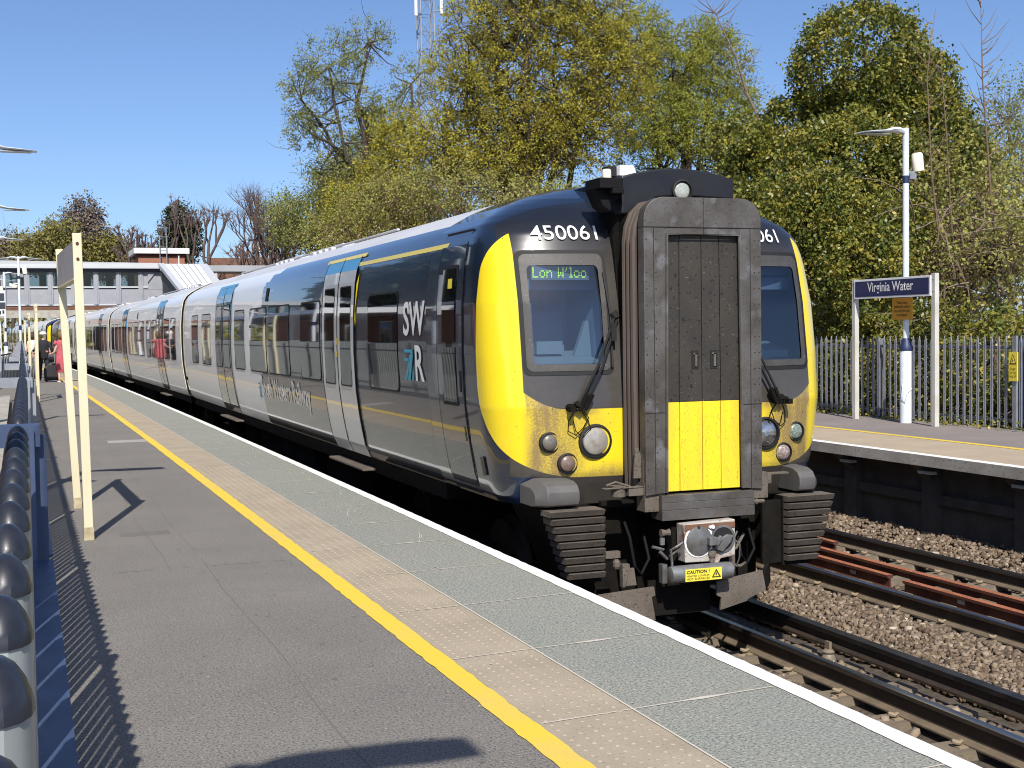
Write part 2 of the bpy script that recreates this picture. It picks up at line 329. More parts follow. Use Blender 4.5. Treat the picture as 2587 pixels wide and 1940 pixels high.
def stuff(name, mb, mats, label=None, cat=None, **k):
    o = obj(name, mb, mats, **k); o['kind'] = 'stuff'
    if label: tag(o, label, cat)
    return o
def dup(root, loc, rz=None, label=None, group=None):
    r = root.copy(); COL.objects.link(r); r.location = loc
    if rz is not None: r.rotation_euler = (0, 0, rz)
    if label: r['label'] = label
    if group: r['group'] = group
    for ch in list(root.children):
        c = ch.copy(); COL.objects.link(c); c.parent = r
        for gg in ch.children:
            d = gg.copy(); COL.objects.link(d); d.parent = c
    return r
def subdup(part, parent, loc=None, rz=None):
    c = part.copy(); COL.objects.link(c); c.parent = parent
    if loc is not None: c.location = loc
    if rz is not None: c.rotation_euler = (0, 0, rz)
    for gg in part.children:
        d = gg.copy(); COL.objects.link(d); d.parent = c
    return c
def textmesh(body, off=0., bold=0.):
    cu = bpy.data.curves.new('t', 'FONT'); cu.body = body; cu.size = 1; cu.offset = bold; cu.align_x = 'CENTER'; cu.space_line = .95
    cu.resolution_u = 4
    o = bpy.data.objects.new('t', cu); COL.objects.link(o); dg = bpy.context.evaluated_depsgraph_get()
    me = bpy.data.meshes.new_from_object(o.evaluated_get(dg)); bpy.data.objects.remove(o)
    n = len(me.vertices); a = np.zeros(n*3); me.vertices.foreach_get('co', a); a = a.reshape(-1, 3)
    lo, hi = a.min(0), a.max(0); a[:, :2] = (a[:, :2]-lo[:2])/(hi[:2]-lo[:2]); return me, a
def text(name, body, fn, matn, parent, world=True, bold=0.):
    me, a = textmesh(body, bold=bold); me.vertices.foreach_set('co', np.array([fn(u, v) for u, v, _ in a]).ravel()); me.update()
    me.materials.clear(); return obj(name, me, matn, parent, world=world, fix=False)
def planefn(o, xd, ud, wd, h):
    o, xd, ud = Vector(o), Vector(xd), Vector(ud)
    return lambda u, v: tuple(o+xd*(u*wd)+ud*(v*h))
def rrect(x0, x1, y0, y1, r, n=5):
    out = []
    for cx, cy, a0 in ((x1-r, y1-r, 0), (x0+r, y1-r, 90), (x0+r, y0+r, 180), (x1-r, y0+r, 270)):
        for k in range(n+1):
            a = R(a0+90*k/n); out.append((cx+r*math.cos(a), cy+r*math.sin(a)))
    return out
def dens(l, mx=.04):
    o = []
    for i in range(len(l)):
        a, b = l[i], l[(i+1) % len(l)]; k = max(1, int(math.hypot(b[0]-a[0], b[1]-a[1])/mx))
        o += [(a[0]+(b[0]-a[0])*j/k, a[1]+(b[1]-a[1])*j/k) for j in range(k)]
    return o
def ringd(mb, l0, l1, fn, k=5, mx=.04, mi=0):
    # both loops must have matching corners; subdivide them alike
    a, b = [], []; n = len(l0)
    for i in range(n):
        p, q, r, s_ = l0[i], l0[(i+1) % n], l1[i], l1[(i+1) % n]; m = max(1, int(max(math.dist(p, q), math.dist(r, s_))/mx))
        for j in range(m): t = j/m; a.append((p[0]+(q[0]-p[0])*t, p[1]+(q[1]-p[1])*t)); b.append((r[0]+(s_[0]-r[0])*t, r[1]+(s_[1]-r[1])*t))
    for c in range(k):
        t0, t1 = c/k, (c+1)/k; L = lambda t: [(p[0]+(q[0]-p[0])*t, p[1]+(q[1]-p[1])*t) for p, q in zip(a, b)]
        ring(mb, L(t0), L(t1), fn, mi)
    return b
def rowpatch(mb, y0, y1, z0, z1, r, fn, mi=0):
    zs = sorted(set([z0, z1]+[z0+r*(1-math.cos(R(a))) for a in (30, 60, 90)]+[z1-r*(1-math.cos(R(a))) for a in (30, 60, 90)]+[z0+(z1-z0)*k/10 for k in range(1, 10)]))
    vs = []
    for z in zs:
        d = max(0, z0+r-z, z-(z1-r)); i_ = r-math.sqrt(max(0, r*r-d*d)); vs += [fn(y0+i_, z), fn(y1-i_, z)]
    return mb.add(vs, [(2*i, 2*i+1, 2*i+3, 2*i+2) for i in range(len(zs)-1)], mi)
def patch(mb, loop, fn, rings=5, mi=0):
    n = len(loop); cx = sum(p[0] for p in loop)/n; cy = sum(p[1] for p in loop)/n
    vs = []
    for k in range(rings):
        t = 1-k/rings
        vs += [fn(cx+(u-cx)*t, cy+(v-cy)*t) for u, v in loop]
    vs.append(fn(cx, cy)); c = len(vs)-1
    fs = [(k*n+i, k*n+(i+1) % n, (k+1)*n+(i+1) % n, (k+1)*n+i) for k in range(rings-1) for i in range(n)]
    fs += [((rings-1)*n+i, (rings-1)*n+(i+1) % n, c) for i in range(n)]
    return mb.add(vs, fs, mi)
def ring(mb, l0, l1, fn, mi=0):
    n = len(l0); return mb.add([fn(*p) for p in l0]+[fn(*p) for p in l1], [(i, (i+1) % n, n+(i+1) % n, n+i) for i in range(n)], mi)
KAP = .00043
def cx(y):     # sideways drift of the gently curving line
    s = y-9.2; return -KAP*s*s/2
def strip(x0, x1, z, ys, z1=None, mb=None, mi=0, nx=1, jag=0.):
    mb = mb or MB(); vs = []
    for y in ys:
        for k in range(nx+1):
            x = x0+(x1-x0)*k/nx; j = (random.uniform(-jag, jag) if k in (0, nx) else 0)
            vs.append((x+cx(y)+j, y, z if z1 is None else z+(z1-z)*k/nx))
    n = nx+1
    return mb.add(vs, [(i*n+k, i*n+k+1, (i+1)*n+k+1, (i+1)*n+k) for i in range(len(ys)-1) for k in range(nx)], mi)
# ================================================================== THE SETTING
YS = [-6, -3, 0]+[i*1.0 for i in range(1, 40)]+[40+i*5. for i in range(0, 27)]
YF = [-4+i*.07 for i in range(0, 330)]+[19.2+i*.5 for i in range(0, 60)]+[50+i*4. for i in range(0, 30)]
gnd = MB(); gnd.add([(-900, -900, -2.2), (1500, -900, -2.2), (1500, 2500, -2.2), (-900, 2500, -2.2)], [(0, 1, 2, 3)])
struct('ground', gnd, 'grass')
struct('track_bed', strip(2.2, 10.9, -1.135, YS), 'ballast_bed')
# near platform : surface, wall, coping, tactile paving, painted lines
struct('platform_surface', strip(-.6, 1.93, 0, YS), 'asphalt')
pm = strip(1.93, 2.372, 0, YS); struct('platform_tactile_strip', pm, 'tactile')
# blister domes of the tactile paving
bm_ = MB()
for r_ in range(6):
    for q in range(-6, 190):
        y = 3.2+q*.0672; x = 1.972+r_*.0672
        if random.random() < .03: continue
        k = 7; rr = .012; vs = [(x+cx(y)+rr*math.cos(2*math.pi*j/k), y+rr*math.sin(2*math.pi*j/k), .0005) for j in range(k)]
        vs += [(x+cx(y)+rr*.6*math.cos(2*math.pi*j/k), y+rr*.6*math.sin(2*math.pi*j/k), .0042) for j in range(k)]
        bm_.add(vs, [(j, (j+1) % k, k+(j+1) % k, k+j) for j in range(k)]+[tuple(range(k, 2*k))])
M['blister'] = mat('blister_paving', (.40, .33, .25), .8, col2=(.33, .275, .21), ns=5)
struct('tactile_blisters', bm_, 'blister', fix=False)
cp = MB()
strip(2.372, 3.205, 0.0, YS, mb=cp)
struct('platform_coping', cp, 'coping')
struct('yellow_line', strip(1.806, 1.925, .004, YF, jag=.005), 'yellow_line')
struct('white_edge_line', strip(3.098, 3.196, .004, YF, jag=.004), 'white_line')
jm = MB()
yy = 3.72
while yy < 26:
    vs = []; xs = [1.94+.13*i for i in range(10)]
    for x in xs:
        h = .0045+(.011 if abs(x-2.72) < .06 and random.random() < .5 else 0)+random.uniform(-.0015, .0015)
        yv = yy+(x-1.94)*.085; vs += [(x+cx(yv), yv-h, .003), (x+cx(yv), yv+h, .003)]
    jm.add(vs, [(2*i, 2*i+2, 2*i+3, 2*i+1) for i in range(9)]); yy += 1.13
strip(2.366, 2.376, .0032, YS, mb=jm)
struct('paving_joints', jm, 'joint')
# thin cracks / seams in the asphalt and a paler repair
M['seam'] = mat('asphalt_seam', (.145, .134, .12), .95)
sm = MB()
for xo, y0, y1 in ((1.17, 3.2, 22), (.92, 9, 30)):
    vs = []; n = 60
    for i in range(n+1):
        y = y0+(y1-y0)*i/n; x = xo+.012*math.sin(y*2.1)+random.uniform(-.006, .006); vs += [(x-.003, y, .0015), (x+.003, y, .0015)]
    sm.add(vs, [(2*i, 2*i+2, 2*i+3, 2*i+1) for i in range(n) if random.random() < .8])
for y in (9.1, 18.2):
    vs = []
    for i in range(15): x = .55+i*.09; yv = y+random.uniform(-.01, .01); vs += [(x, yv-.004, .0015), (x, yv+.004, .0015)]
    sm.add(vs, [(2*i, 2*i+2, 2*i+3, 2*i+1) for i in range(14) if random.random() < .6])
struct('platform_seams', sm, 'seam', fix=False)
gm = MB(); rs = random.Random(4)
for i in range(150):
    x, y, r0 = rs.uniform(.6, 1.75), rs.uniform(3.4, 20), rs.uniform(.006, .016); k = 7
    gm.add([(x+r0*rs.uniform(.6, 1.2)*math.cos(2*math.pi*j/k), y+r0*rs.uniform(.6, 1.2)*math.sin(2*math.pi*j/k), .0022) for j in range(k)], [tuple(range(k))])
struct('platform_gum_spots', gm, 'seam', fix=False)
M['gum_pale'] = mat('pale_gum', (.5, .48, .44), .8)
gm = MB()
for i in range(60):
    x, y, r0 = rs.uniform(.6, 3.05), rs.uniform(3.4, 16), rs.uniform(.004, .011); k = 7
    gm.add([(x+r0*rs.uniform(.5, 1.2)*math.cos(2*math.pi*j/k), y+r0*rs.uniform(.5, 1.2)*math.sin(2*math.pi*j/k), .0046) for j in range(k)], [tuple(range(k))])
struct('platform_pale_spots', gm, 'gum_pale', fix=False)
dr = MB()
for i in range(18): dr.box(.72+i*.022, .732+i*.022, 10.70, 10.92, .001, .004)
struct('drain_grating', dr, 'seam')
M['repair'] = mat('asphalt_repair', (.34, .32, .31), .9, speck=((.26, .25, .24), 120, .55, .65))
struct('platform_repair_patch', MB().box(1.22, 1.78, 20.2, 20.62, 0, .004), 'repair')
sc_m = MB(); rs = random.Random(8)
for i in range(130):
    y = rs.uniform(8.2, 21); x = rs.uniform(2.45, 3.03); L_ = rs.uniform(.1, .75); a_ = rs.uniform(-.5, .5); w_ = rs.uniform(.0012, .004); vs = []
    for k in range(6):
        t = k/5; xx = min(3.07, max(2.39, x+math.sin(a_)*L_*t+.03*math.sin(3*t+i))); yk = y+L_*t
        vs += [(xx-w_*math.sin(math.pi*(t*.9+.05)), yk, .0025), (xx+w_*math.sin(math.pi*(t*.9+.05)), yk, .0025)]
    sc_m.add(vs, [(2*k, 2*k+1, 2*k+3, 2*k+2) for k in range(5)])
M['scuff'] = mat('pale_scuff', (.46, .46, .40), .9)
struct('coping_scuffs', sc_m, 'scuff', fix=False)
pw = MB(); strip(3.196, 3.198, -.002, YS, z1=-.10, mb=pw)
for a, b in zip(YS[:-1], YS[1:]):
    pw.add([(3.205+cx(a), a, 0), (3.205+cx(b), b, 0), (3.205+cx(b), b, -.11), (3.205+cx(a), a, -.11)], [(0, 1, 2, 3)])
    pw.add([(3.205+cx(a), a, -.11), (3.205+cx(b), b, -.11), (2.95+cx(b), b, -.11), (2.95+cx(a), a, -.11)], [(0, 1, 2, 3)])
    pw.add([(2.95+cx(a), a, -.11), (2.95+cx(b), b, -.11), (2.95+cx(b), b, -1.2), (2.95+cx(a), a, -1.2)], [(0, 1, 2, 3)])
struct('platform_wall', pw, 'brick')
# the platform opposite
struct('opposite_platform_surface', strip(11.87, 14.0, 0, YS), 'asphalt_far')
struct('opposite_platform_paving', strip(10.245, 11.87, .0, YS), 'pave_tan')
struct('opposite_yellow_line', strip(11.73, 11.86, .004, YS), 'yellow_line')
struct('opposite_white_line', strip(10.25, 10.40, .004, YF, jag=.006), 'white_line')
ow = MB(); oe = MB()
for a, b in zip(YS[:-1], YS[1:]):
    A, B_ = 10.245+cx(a), 10.245+cx(b)
    oe.add([(A, a, 0), (B_, b, 0), (B_, b, -.13), (A, a, -.13)], [(0, 1, 2, 3)])
    oe.add([(A, a, -.13), (B_, b, -.13), (B_+.55, b, -.13), (A+.55, a, -.13)], [(0, 1, 2, 3)])
    ow.add([(A+.32, a, -.13), (B_+.32, b, -.13), (B_+.32, b, -1.3), (A+.32, a, -1.3)], [(0, 1, 2, 3)])
struct('opposite_platform_edge', oe, 'concrete')
y = 6.6
while y < 60:
    ow.box(10.47+cx(y), 10.60+cx(y), y, y+.26, -1.3, -.131)
    ow.prism([(10.27+cx(y), -.135), (10.56+cx(y), -.135), (10.56+cx(y), -.42), (10.44+cx(y), -.30)], 'y', y+.05, y+.23)
    ow.box(10.30+cx(y), 10.40+cx(y), y-.12, y+.12, -.235, -.20, 1)
    y += 1.62
ow.box(10.50, 10.56, 5, 30, -.62, -.50)
struct('opposite_platform_wall', ow, ['dark_wall', 'concrete'])

# ---- ballast stones
def stones(n, region, smin, smax, seed):
    rg = np.random.default_rng(seed)
    base = np.array([(-1, -1, -1), (1, -1, -1), (1, 1, -1), (-1, 1, -1), (-1, -1, 1), (1, -1, 1), (1, 1, 1), (-1, 1, 1)])*.72
    fc = np.array([(0, 2, 1), (0, 3, 2), (4, 5, 6), (4, 6, 7), (0, 1, 5), (0, 5, 4), (1, 2, 6), (1, 6, 5), (2, 3, 7), (2, 7, 6), (3, 0, 4), (3, 4, 7)])
    P = region(n, rg); sz = rg.uniform(smin, smax, (n, 1, 1))*rg.uniform(.6, 1.2, (n, 1, 3))
    V = base[None]*sz*(1+rg.uniform(-.5, .42, (n, 8, 3)))
    a = rg.uniform(0, 6.28, n); t = rg.uniform(-1.4, 1.4, n)
    ca, sa, ct, st = np.cos(a), np.sin(a), np.cos(t), np.sin(t)
    x, y_, z = V[..., 0], V[..., 1], V[..., 2]
    y2, z2 = y_*ct[:, None]-z*st[:, None], y_*st[:, None]+z*ct[:, None]
    V = np.stack([x*ca[:, None]-y2*sa[:, None], x*sa[:, None]+y2*ca[:, None], z2], -1)+P[:, None]
    F = (fc[None]+(np.arange(n)*8)[:, None, None]).reshape(-1, 3)
    lv = np.repeat(np.clip(rg.beta(2.2, 3.2, n)+rg.normal(0, .05, n), 0, 1), 8)
    return V.reshape(-1, 3), F, lv
def tri_mesh(name, V, F, lv):
    me = bpy.data.meshes.new(name); me.vertices.add(len(V)); me.vertices.foreach_set('co', np.asarray(V, np.float32).ravel())
    k = F.shape[1]; me.loops.add(F.size); me.loops.foreach_set('vertex_index', F.ravel().astype(np.int32))
    me.polygons.add(len(F)); me.polygons.foreach_set('loop_start', np.arange(0, F.size, k, dtype=np.int32)); me.polygons.foreach_set('loop_total', np.full(len(F), k, np.int32))
    at = me.attributes.new('lv', 'FLOAT', 'POINT'); at.data.foreach_set('value', np.asarray(lv, np.float32)); me.update(calc_edges=True); return me
def reg(parts):
    tot = sum(p[4] for p in parts)
    def f(n, rg):
        o = []
        for x0, x1, y0, y1, wgt, z0, z1 in parts:
            k = int(n*wgt/tot)
            yv = y0+(y1-y0)*rg.random(k)**1.25; xv = rg.uniform(x0, x1, k); o.append(np.stack([xv-KAP*(yv-9.2)**2/2, yv, z0+(z1-z0)*(xv-x0)/(x1-x0)+rg.uniform(-.02, .02, k)], -1))
        while sum(len(q) for q in o) < n: o.append(o[0][:n-sum(len(q) for q in o)])
        return np.concatenate(o)[:n]
    return f
V, F, lv = stones(52000, reg([(6.30, 7.50, 4.2, 19, 9, -1.10, -1.08), (6.4, 7.4, 4.2, 19, 4, -1.07, -1.06), (5.70, 6.0, 4, 12, 2.2, -1.10, -1.10), (9.42, 10.7, 7, 30, 7.5, -1.10, -.99), (7.8, 9.2, 6, 22, 1.2, -1.135, -1.135), (5.1, 5.41, 3.6, 10, 1.4, -1.13, -1.125), (3.2, 5.2, 3, 12, 1, -1.125, -1.125)]), .017, .036, 5)
stuff('ballast', tri_mesh('ballast', V, F, lv), 'stone', 'loose brown and cream stone ballast heaped between the rails', 'ballast', fix=False)
V, F, lv = stones(90, reg([(5.25, 5.42, 4.2, 10, 1, -1.10, -1.10)]), .02, .05, 9)
stuff('ballast_lumps', tri_mesh('bl', V, F, lv), 'stone', 'dusty stones lying against the nearest running rail', 'ballast', fix=False)

# ---- rails
RAILP = [(-.07, 0), (.07, 0), (.07, .012), (.015, .03), (.010, .045), (.010, .118), (.035, .128), (.035, .155), (.028, .16), (-.028, .16), (-.035, .155), (-.035, .128), (-.010, .118), (-.010, .045), (-.015, .03), (-.07, .012)]
def rail(name, x, ztop, ys, label, mats, hs=1., group='running rails', top=(8,)):
    mb = MB(); n = len(RAILP); vs = []
    for y in ys: vs += [(x+cx(y)+px*hs, y, ztop-.16*hs+pz*hs) for px, pz in RAILP]
    for i in range(len(ys)-1):
        for j in range(n):
            mi = 0 if 7 <= j <= 9 else (2 if j in (1, 2, 14, 15, 0) else 1)
            mb.f.append((i*n+j, i*n+(j+1) % n, (i+1)*n+(j+1) % n, (i+1)*n+j)); mb.m.append(mi)
    mb.f += [tuple(reversed(range(n))), tuple((len(ys)-1)*n+j for j in range(n))]; mb.m += [1, 1]; mb.v = vs
    return tag(obj(name, mb, mats), label, 'rail', group)
RY = [-6]+[float(i)*2 for i in range(0, 75)]
rail('running_rail', 4.09, -.915, RY, 'near running rail of the train track, closest to the platform wall', ['rail_head', 'rail_dark', 'rail_foot'])
rail('running_rail', 5.605, -.915, RY, 'running rail with a shiny blue head, nearest the white platform edge', ['rail_head', 'rail_dark', 'rail_foot'])
rail('running_rail', 7.68, -.915, RY, 'dull polished running rail just in front of the orange rusty rails', ['rail_head', 'rail_dark', 'rail_foot'])
rail('running_rail', 9.30, -.915, RY, 'black running rail farthest away, below the opposite platform', ['cond_top', 'rail_dark', 'rail_foot'])
# conductor rail on its insulators
cr_ = thing('conductor_rail', 'dark conductor rail on white insulator pots beside the train track', 'rail', (6.07, 6, -1.08))
mb = MB(); CP = [(-.045, -.02), (.045, -.02), (.05, .0), (.02, .03), (.02, .07), (.045, .085), (.045, .12), (-.045, .12), (-.045, .085), (-.02, .07), (-.02, .03), (-.05, 0)]
n = len(CP)
for y in RY: mb.v += [(6.07+cx(y)+px, y, -.97+pz) for px, pz in CP]
for i in range(len(RY)-1):
    for j in range(n): mb.f.append((i*n+j, i*n+(j+1) % n, (i+1)*n+(j+1) % n, (i+1)*n+j)); mb.m.append(0 if 5 <= j <= 7 else (2 if j in (0, 1, 11) else 1))
mb.f.append(tuple(reversed(range(n)))); mb.m.append(1)
obj('rail_bar', mb, ['cond_top', 'rail_dark', 'rail_foot'], cr_, world=True)
M['porcelain'] = mat('insulator_pot', (.20, .165, .12), .5)
for y in (4.1, 6.45, 8.8, 11.15, 13.5):
    mb = MB(); mb.lathe([(.06, -1.1), (.065, -1.07), (.045, -1.03), (.055, -1.01), (.03, -.99)], (6.0, y, 0), n=12)
    mb.box(5.985, 6.01, y-.03, y+.03, -1.0, -.93); mb.lathe([(.05, -1.12), (.05, -1.06), (.02, -1.03)], (5.90, y+.05, 0), n=10)
    obj('insulator', mb, 'porcelain', cr_, world=True, smooth=2)
# sleepers with spring clips
def sleeper(xc, y, label, group):
    t = thing('sleeper', label, 'sleeper', (xc+cx(y), y, -1.12), 0, group); return t
def make_sleeper():
    t = sleeper(4.85, 4.06, 'concrete sleeper of the train track with curled spring clips', 'sleepers of the train track')
    mb = MB(); mb.hexa([(-1.25, -.13, -.1), (1.25, -.13, -.1), (1.25, .13, -.1), (-1.25, .13, -.1), (-1.25, -.11, .046), (1.25, -.11, .046), (1.25, .11, .046), (-1.25, .11, .046)])
    obj('sleeper_body', mb, 'sleeper', t)
    for rx in (-.755, .755):
        for sg in (-1, 1):
            mb = MB(); pts = []
            for k in range(13):
                a = -2.3+k*.38; pts.append((rx+sg*(.115+.045*math.cos(a)*(1 if k < 10 else .6)), .048*math.sin(a)-.008*k+.04, .088-.004*abs(k-6)+(0.012 if k < 3 else 0)))
            mb.tube(pts, .013, 6); mb.box(rx+sg*.115-.035, rx+sg*.115+.035, -.055, .02, .03, .055)
            obj('spring_clip', mb, 'clip', t, smooth=2)
    return t
sl0 = make_sleeper()
for i in range(1, 13): dup(sl0, (4.85+cx(4.06+i*.645), 4.06+i*.645, -1.12))
for i in range(0, 24):
    y = 6.2+i*.645; dup(sl0, (8.49+cx(y), y, -1.12), None, 'concrete sleeper of the far track around the loose orange rails', 'sleepers of the far track')
# loose rusty rails lying in the four-foot
def loose(x, y0, y1, zt, label):
    ys = [y0+(y1-y0)*i/6 for i in range(7)]
    o = rail('loose_rail', x, zt, ys, label, ['rust', 'rust_dark', 'rust_dark'], group='loose rusty rails'); o['category'] = 'rail'; return o
o1 = loose(8.23, 10.98, 32, -.945, 'long orange rusty rail whose cut end stops beside the black train steps')
o2 = loose(8.23, 3, 10.74, -.955, 'orange rusty rail lying nearest, in front of the gap between rail ends')
o3 = loose(8.94, 12.95, 36, -.945, 'orange rusty rail behind the others, its end showing behind the train steps')
o4 = loose(8.70, 3, 20.47, -.985, 'orange rusty rail lying on its foot beside the far black running rail')
for o, x, yl in ((o1, 8.23, (11.6,)), (o2, 8.23, (9.9,)), (o3, 8.94, (13.4,))):
    for y in yl:
        obj('paint_mark', MB().box(x-.0135, x-.0115, y-.05, y+.05, -1.04, -1.0), 'concrete', o)

# ---- fence at the left, seen from over its top
def xf(y): return -.018+.006*min(y, 6)+.0028*max(0, y-6)
PB = 2.88
def palisade_near():
    t = thing('palisade_fence', 'grey railing of close round pales with dark dome caps at left edge', 'fence', (0, 6, 0))
    k0 = -1
    for b in range(-1, 21):
        y0 = 2.46+(b)*PB if b >= 0 else 2.46-PB
        mb = MB()
        for i in range(1, 19):
            y = y0+i*PB/19
            if y < .38: continue
            x = xf(y); seg = 14 if b < 2 else 8
            mb.lathe([(1, -.12), (1, 1.424)], (x, y, 0), n=seg, sx=.0165, sy=.026, mi=0)
            mb.lathe([(1.05, 1.4215), (1.04, 1.4255), (.97, 1.431), (.82, 1.4375), (.6, 1.443), (.3, 1.447), (.02, 1.448)], (x, y, 0), n=seg, sx=.0165, sy=.026, mi=1)
        if mb.v: obj('pale_panel', mb, ['palebody', 'palecap'], t, world=True, smooth=2, fix=False)
        if b >= 0:
            y = y0; x = xf(y); mb = MB()
            mb.box(x+.018, x+.026, y-.02, y+.06, -.1, 1.43); mb.box(x+.022, x+.046, y+.01, y+.02, -.1, 1.42)
            mb.box(x-.10, x+.036, y-.012, y+.0, 1.40, 1.432); mb.box(x-.10, x+.036, y-.012, y+.05, 1.432, 1.438)
            obj('fence_post', mb, 'galv_shade_blue' if b == 0 else 'galv', t, world=True)
        for z, nm in ((1.16, 'top_rail'), (.12, 'bottom_rail')):
            mb = MB(); ya, yb = y0+.03, y0+PB-.03
            ya = max(ya, .3)
            for xa, xb, za, zb in ((.0185, .052, z+.036, z+.041), (.0185, .023, z-.01, z+.036)):
                mb.hexa([(xf(ya)+xa, ya, za), (xf(ya)+xb, ya, za), (xf(yb)+xb, yb, za), (xf(yb)+xa, yb, za), (xf(ya)+xa, ya, zb), (xf(ya)+xb, ya, zb), (xf(yb)+xb, yb, zb), (xf(yb)+xa, yb, zb)])
            obj(nm, mb, 'galv_shade_blue' if b < 1 else 'galv', t, world=True)  # nearest bays get the steel coloured as shaded, the rest plain galvanised
    return t
palisade_near()
M['post_foot'] = mat('stained_post_foot', (.50, .43, .28), .7, col2=(.34, .27, .16), ns=14)
M['post_pale'] = mat('pale_post_paint', (.62, .61, .56), .5, col2=(.5, .48, .42), ns=3)
# ---- palisade fence on the opposite platform
def palisade_far():
    t = thing('palisade_fence', 'galvanised steel palisade fence with pointed pales behind the opposite platform', 'fence', (13.9, 18, -.1))
    y = 5.3; k = 0
    while y < 62:
        mb = MB()
        for i in range(22):
            yy = y+(i+.5)*3.4/22; x = 13.9+cx(yy)
            w_, dpt = .032, .018; xs = [(-dpt*.2, -w_), (-dpt, -w_*.5), (-dpt*.3, 0), (-dpt, w_*.5), (-dpt*.2, w_), (dpt*.1, w_*.5), (dpt*.3, 0), (dpt*.1, -w_*.5)]
            n = 8; z0, z1, z2 = .02, 1.31, 1.40
            sc = (0 if random.random() > .04 else 1)
            vs = [(x+a, yy+b_, z0) for a, b_ in xs]+[(x+a, yy+b_, z1) for a, b_ in xs]+[(x+.3*a, yy+.12*b_, z2) for a, b_ in xs]
            mb.add(vs, [(r*n+j, r*n+(j+1) % n, (r+1)*n+(j+1) % n, (r+1)*n+j) for r in range(2) for j in range(n)])
        obj('pale_panel', mb, 'galv_far', t, world=True, fix=False)
        for z, nm in ((1.20, 'top_rail'), (.10, 'bottom_rail')):
            obj(nm, MB().hexa([(13.915+cx(y), y+.04, z), (13.965+cx(y), y+.04, z), (13.965+cx(y+3.4), y+3.36, z), (13.915+cx(y+3.4), y+3.36, z), (13.915+cx(y), y+.04, z+.05), (13.965+cx(y), y+.04, z+.05), (13.965+cx(y+3.4), y+3.36, z+.05), (13.915+cx(y+3.4), y+3.36, z+.05)]), 'galv_far', t, world=True)
        obj('fence_post', MB().box(13.93+cx(y), 14.03+cx(y), y-.035, y+.035, -.3, 1.36), 'galv_shade_blue' if k % 2 else 'galv_far', t, world=True)
        y += 3.4; k += 1
palisade_far()
t = thing('warning_sign', 'small yellow danger notice fixed low on a light fence post at right edge', 'sign', (13.80, 15.5, .75))
obj('sign_post', MB().box(13.83, 13.87, 15.46, 15.54, -.12, 1.4), 'galv', t, world=True)
obj('plate', MB().box(13.81, 13.828, 15.41, 15.59, .73, 1.16), 'label_yel', t, world=True)
mb = MB(); mb.prism([(15.43, .98), (15.57, .98), (15.50, 1.13)], 'x', 13.806, 13.809); obj('triangle', mb, 'ink', t, world=True)
mb = MB(); mb.prism([(15.455, .995), (15.545, .995), (15.50, 1.10)], 'x', 13.802, 13.8055); obj('triangle_inner', mb, 'label_yel', t, world=True)
mb = MB(); mb.prism([(15.50, 1.07), (15.515, 1.04), (15.50, 1.035), (15.508, 1.0), (15.488, 1.04), (15.5, 1.045)], 'x', 13.799, 13.8015); obj('bolt_symbol', mb, 'ink', t, world=True)
text('wording', 'Danger\nLive rails\nKeep off', planefn((13.806, 15.57, .77), (0, -1, 0), (0, 0, 1), .14, .17), 'ink', t)

# ---- name sign on the opposite platform
def name_sign():
    t = thing('station_sign', 'navy station name sign with white lettering on two white posts', 'sign', (13.3, 17.65, 0))
    for y in (18.68, 16.62):
        mb = MB().box(13.26, 13.34, y-.045, y+.045, 0, 2.36+(.02 if y < 17 else 0)); p_ = obj('post', mb, 'lampwhite' if False else 'post_pale', t, world=True, bevel=.004)
    x = 13.245
    obj('board', MB().box(x, x+.05, 16.66, 18.64, 2.03, 2.35), 'signwhite', t, world=True, bevel=.003)
    obj('panel', MB().box(x-.004, x, 16.70, 18.60, 2.062, 2.318), 'signnavy', t, world=True)
    text('wording', 'Virginia Water', planefn((x-.0075, 18.26, 2.088), (0, -1, 0), (0, 0, 1), 1.19, .205), 'white', t, bold=.014)
    for y in (18.68, 16.62):
        for z in (2.1, 2.28): obj('bolt', MB().lathe([(.008, 0), (.008, .006)], (13.255, y, z), 'x', 8), 'rail_dark', t, world=True)
M['post_pale'] = mat('pale_post_paint', (.62, .61, .56), .5, col2=(.5, .48, .42), ns=3)
name_sign()

